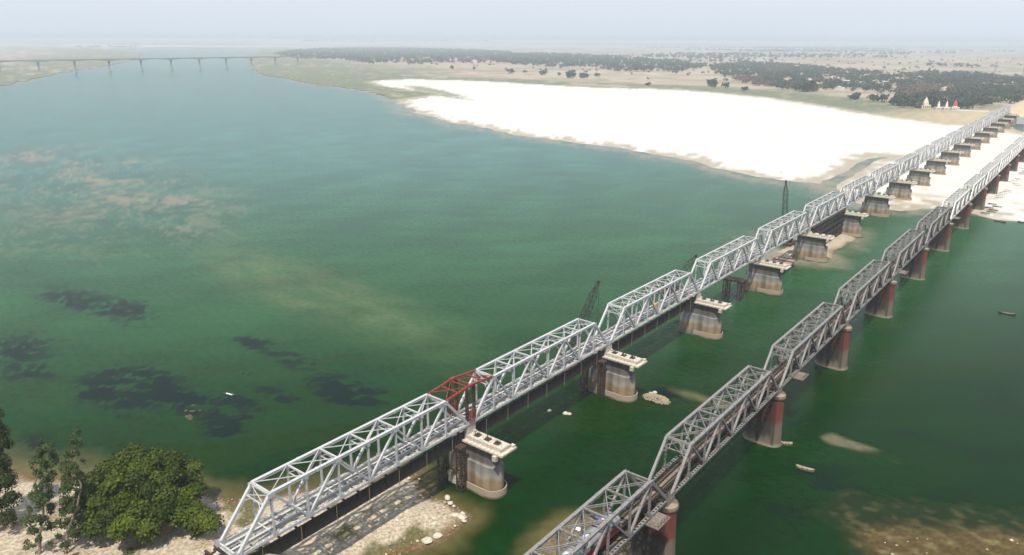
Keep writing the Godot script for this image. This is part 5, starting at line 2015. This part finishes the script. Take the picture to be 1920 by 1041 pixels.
# ---------------------------------------------------------------- loose things on the banks
func make_bits() -> void:
	var r := RandomNumberGenerator.new()
	r.seed = 9
	var kinds := [rock_mesh(1), rock_mesh(2, 0.5), rock_mesh(3, 0.75)]
	# big pale slabs near the tip of the bank
	var slab := 0
	var slab_places := ["nearest the water beside the first concrete pier", "just outside the one nearest the first pier", "broadest of the cluster at the outer corner", "long one beside the broadest at the corner", "small one behind the cluster at the outer corner", "last one at the outermost corner of the bank", "first of the pair low on the right edge", "larger of the pair low on the right edge", "alone in the middle of the bank", "half bedded beside the one in the middle", "lying in the truss shadow", "at the water edge under the white span"]
	for item in [[6.3, 52.4, 1.9, 0], [8.2, 51.2, 1.3, 1], [12.3, 48.6, 2.1, 1], [14.0, 48.9, 1.8, 0], [13.2, 50.0, 1.2, 2], [15.2, 48.2, 1.0, 1], [14.2, 40.8, 1.9, 0], [13.6, 38.2, 2.0, 1], [10.8, 43.4, 1.5, 2], [9.4, 44.6, 1.2, 0], [2.6, 46.8, 1.2, 1], [-3.2, 50.6, 1.3, 2]]:
		var o := put("bank_boulder", kinds[item[3]], M.pale_rock, self, P(item[0], 0.55, item[1]))
		o.rotation.y = r.randf_range(0, TAU)
		o.scale = Vector3(item[2] * 0.62, item[2] * 0.4, item[2] * r.randf_range(0.35, 0.6))
		tag(o, "pale rock slab on the near bank, " + slab_places[slab], "rock", "pale slabs at the tip of the near bank")
		slab += 1
	for i in 70:
		var p := Vector2(r.randf_range(-9, 16), r.randf_range(24, 57))
		var sd := inside_distance(p, shores.bank_near)
		if sd < 0.6 or sd > 13.0:
			continue
		var o := put("bank_stone", kinds[i % 3], M.rock if i % 3 else M.pale_rock, self, P(p.x, 0.3 + minf(sd * 0.13, 1.1), p.y))
		o.rotation.y = r.randf_range(0, TAU)
		o.scale = Vector3.ONE * r.randf_range(0.22, 0.6)
		tag(o, "small pale stone scattered along the rim of the near bank", "stone", "stones along the near bank")
	# rubble too fine to count
	var mm := MultiMesh.new()
	mm.transform_format = MultiMesh.TRANSFORM_3D
	mm.mesh = kinds[1]
	var spots := []
	for i in 6000:
		var p := Vector2(r.randf_range(-85, 18), r.randf_range(-12, 58))
		if p.y < 22.0 and absf(p.x - 4.0) < 18.0:
			continue
		var sd := inside_distance(p, shores.bank_near)
		if sd > 0.2 and sd < 16.0 and r.randf() < 0.75 - sd * 0.04:
			spots.append([p, clampf(sd * 0.16, 0, 1.5)])
	mm.instance_count = spots.size()
	for i in spots.size():
		var s := r.randf_range(0.08, 0.26)
		mm.set_instance_transform(i, Transform3D(Basis(Vector3.UP, r.randf_range(0, TAU)).scaled(Vector3(s, s * 0.7, s)), P(spots[i][0].x, spots[i][1] + 0.05, spots[i][0].y)))
	var mi := MultiMeshInstance3D.new()
	mi.name = "rubble"
	mi.multimesh = mm
	mi.material_override = M.rock
	add_child(mi, true)
	tag(mi, "fine pale rubble strewn over the near bank", "rubble")
	mi.set_meta("kind", "stuff")
	# the heap of stone at the second pier
	var heap := mb()
	for i in 420:
		var f := r.randf()
		var a := r.randf_range(0, TAU)
		var c := Vector3(cos(a) * 4.4 * sqrt(f), 1.0 * (1.0 - f) + r.randf_range(-0.2, 0.12), sin(a) * 2.5 * sqrt(f))
		var s := r.randf_range(0.14, 0.42)
		heap.append_from(kinds[i % 3], 0, Transform3D(Basis(Vector3.UP, r.randf_range(0, TAU)).scaled(Vector3(s, s * 0.8, s)), c))
	tag(obj("stone_heap", heap, M.rock, self, P(20.0, 0.0, 129.2)), "heap of tan stones in the water at the second concrete pier", "stone heap").set_meta("kind", "stuff")
	for item in [[16.8, 131.5, 0.6], [17.6, 132.6, 0.8], [-0.6, 103.0, 0.7], [4.0, 104.5, 0.9], [5.0, 104.9, 0.7]]:
		var o := put("water_stone", kinds[0], M.pale_rock, self, P(item[0], 0.1, item[1]))
		o.scale = Vector3.ONE * item[2]
		tag(o, "pale stone breaking the water near the second concrete pier", "stone", "stones in the water by the second pier")
	# brown rocks in the weed on the left
	for item in [[-78.5, 36.2, 1.5], [-80.8, 38.4, 1.0], [-82.5, 37.5, 0.7], [-76.8, 35.6, 0.9], [-84.0, 40.5, 0.7], [-79.4, 40.0, 0.6]]:
		var o := put("weedy_rock", kinds[1], M.tan_rock, self, P(item[0], 0.0, item[1]))
		o.scale = Vector3(item[2] * 0.9, item[2] * 0.3, item[2] * 0.7)
		o.rotation.y = item[0]
		tag(o, "brown rock showing through the dark weed bed on the left", "rock", "rocks in the weed bed")
	# stones on the brown shoal
	for i in 26:
		var p := sample(shores.brown, r)
		var o := put("shoal_stone", kinds[i % 3], M.pale_rock if i % 4 == 0 else M.rock, self, P(p.x, 0.0, p.y))
		o.scale = Vector3.ONE * r.randf_range(0.15, 0.42)
		o.rotation.y = r.randf_range(0, TAU)
		tag(o, "small pale stone on the brown shoal at the lower right", "stone", "stones on the brown shoal")
	# brushwood rows on the sand beyond the old bridge
	var bf: Node3D
	for k in 5:
		for j in 6:
			var p := P(60.0 + r.randf_range(0, 6), 0.9, OZ + (8.0 + k) * OP - 16.0 + j * 7.0)
			if bf == null:
				bf = thing("brush_row", "low dark brushwood row on the white sand beyond the old bridge", "brushwood", p, 0.0, "brushwood rows on the sand")
				var st := mb()
				for i in 80:
					var a := Vector3(r.randf_range(-2.4, 2.4), 0, r.randf_range(-0.35, 0.35))
					bar(st, a, a + Vector3(r.randf_range(-0.7, 0.7), r.randf_range(0.3, 0.9), r.randf_range(-0.4, 0.4)), 0.1, 0.1)
				obj("sticks", st, M.dark_wood, bf)
			else:
				dup(bf, p, r.randf_range(-0.25, 0.25), "low dark brushwood row on the white sand beyond the old bridge")
	# under the old bridge: washing on the mud, a tarpaulin and a net frame
	var cloth := mb()
	for i in 6:
		quad(cloth, Vector3(i * 0.5, 0.1 + 0.08 * (i % 2), 0), Vector3(i * 0.5 + 0.5, 0.1 + 0.08 * ((i + 1) % 2), 0), Vector3(i * 0.5 + 0.5, 0.06, 1.1), Vector3(i * 0.5, 0.06 + 0.1 * (i % 2), 1.1), Vector3.UP)
	tag(obj("white_sheets", cloth, M.cloth_white, self, P(36.2, 0.75, 61.8)), "white washing spread on the mud under the grey bridge", "laundry")
	cloth = mb()
	for i in 4:
		quad(cloth, Vector3(i * 0.45, 0.15 + 0.1 * (i % 2), 0), Vector3(i * 0.45 + 0.45, 0.15 + 0.1 * ((i + 1) % 2), 0), Vector3(i * 0.45 + 0.45, 0.1, 0.9), Vector3(i * 0.45, 0.1, 0.9), Vector3.UP)
	tag(obj("blue_tarpaulin", cloth, M.cloth_blue, self, P(37.4, 0.75, 68.0)), "small blue tarpaulin on the mud under the grey bridge", "tarpaulin")
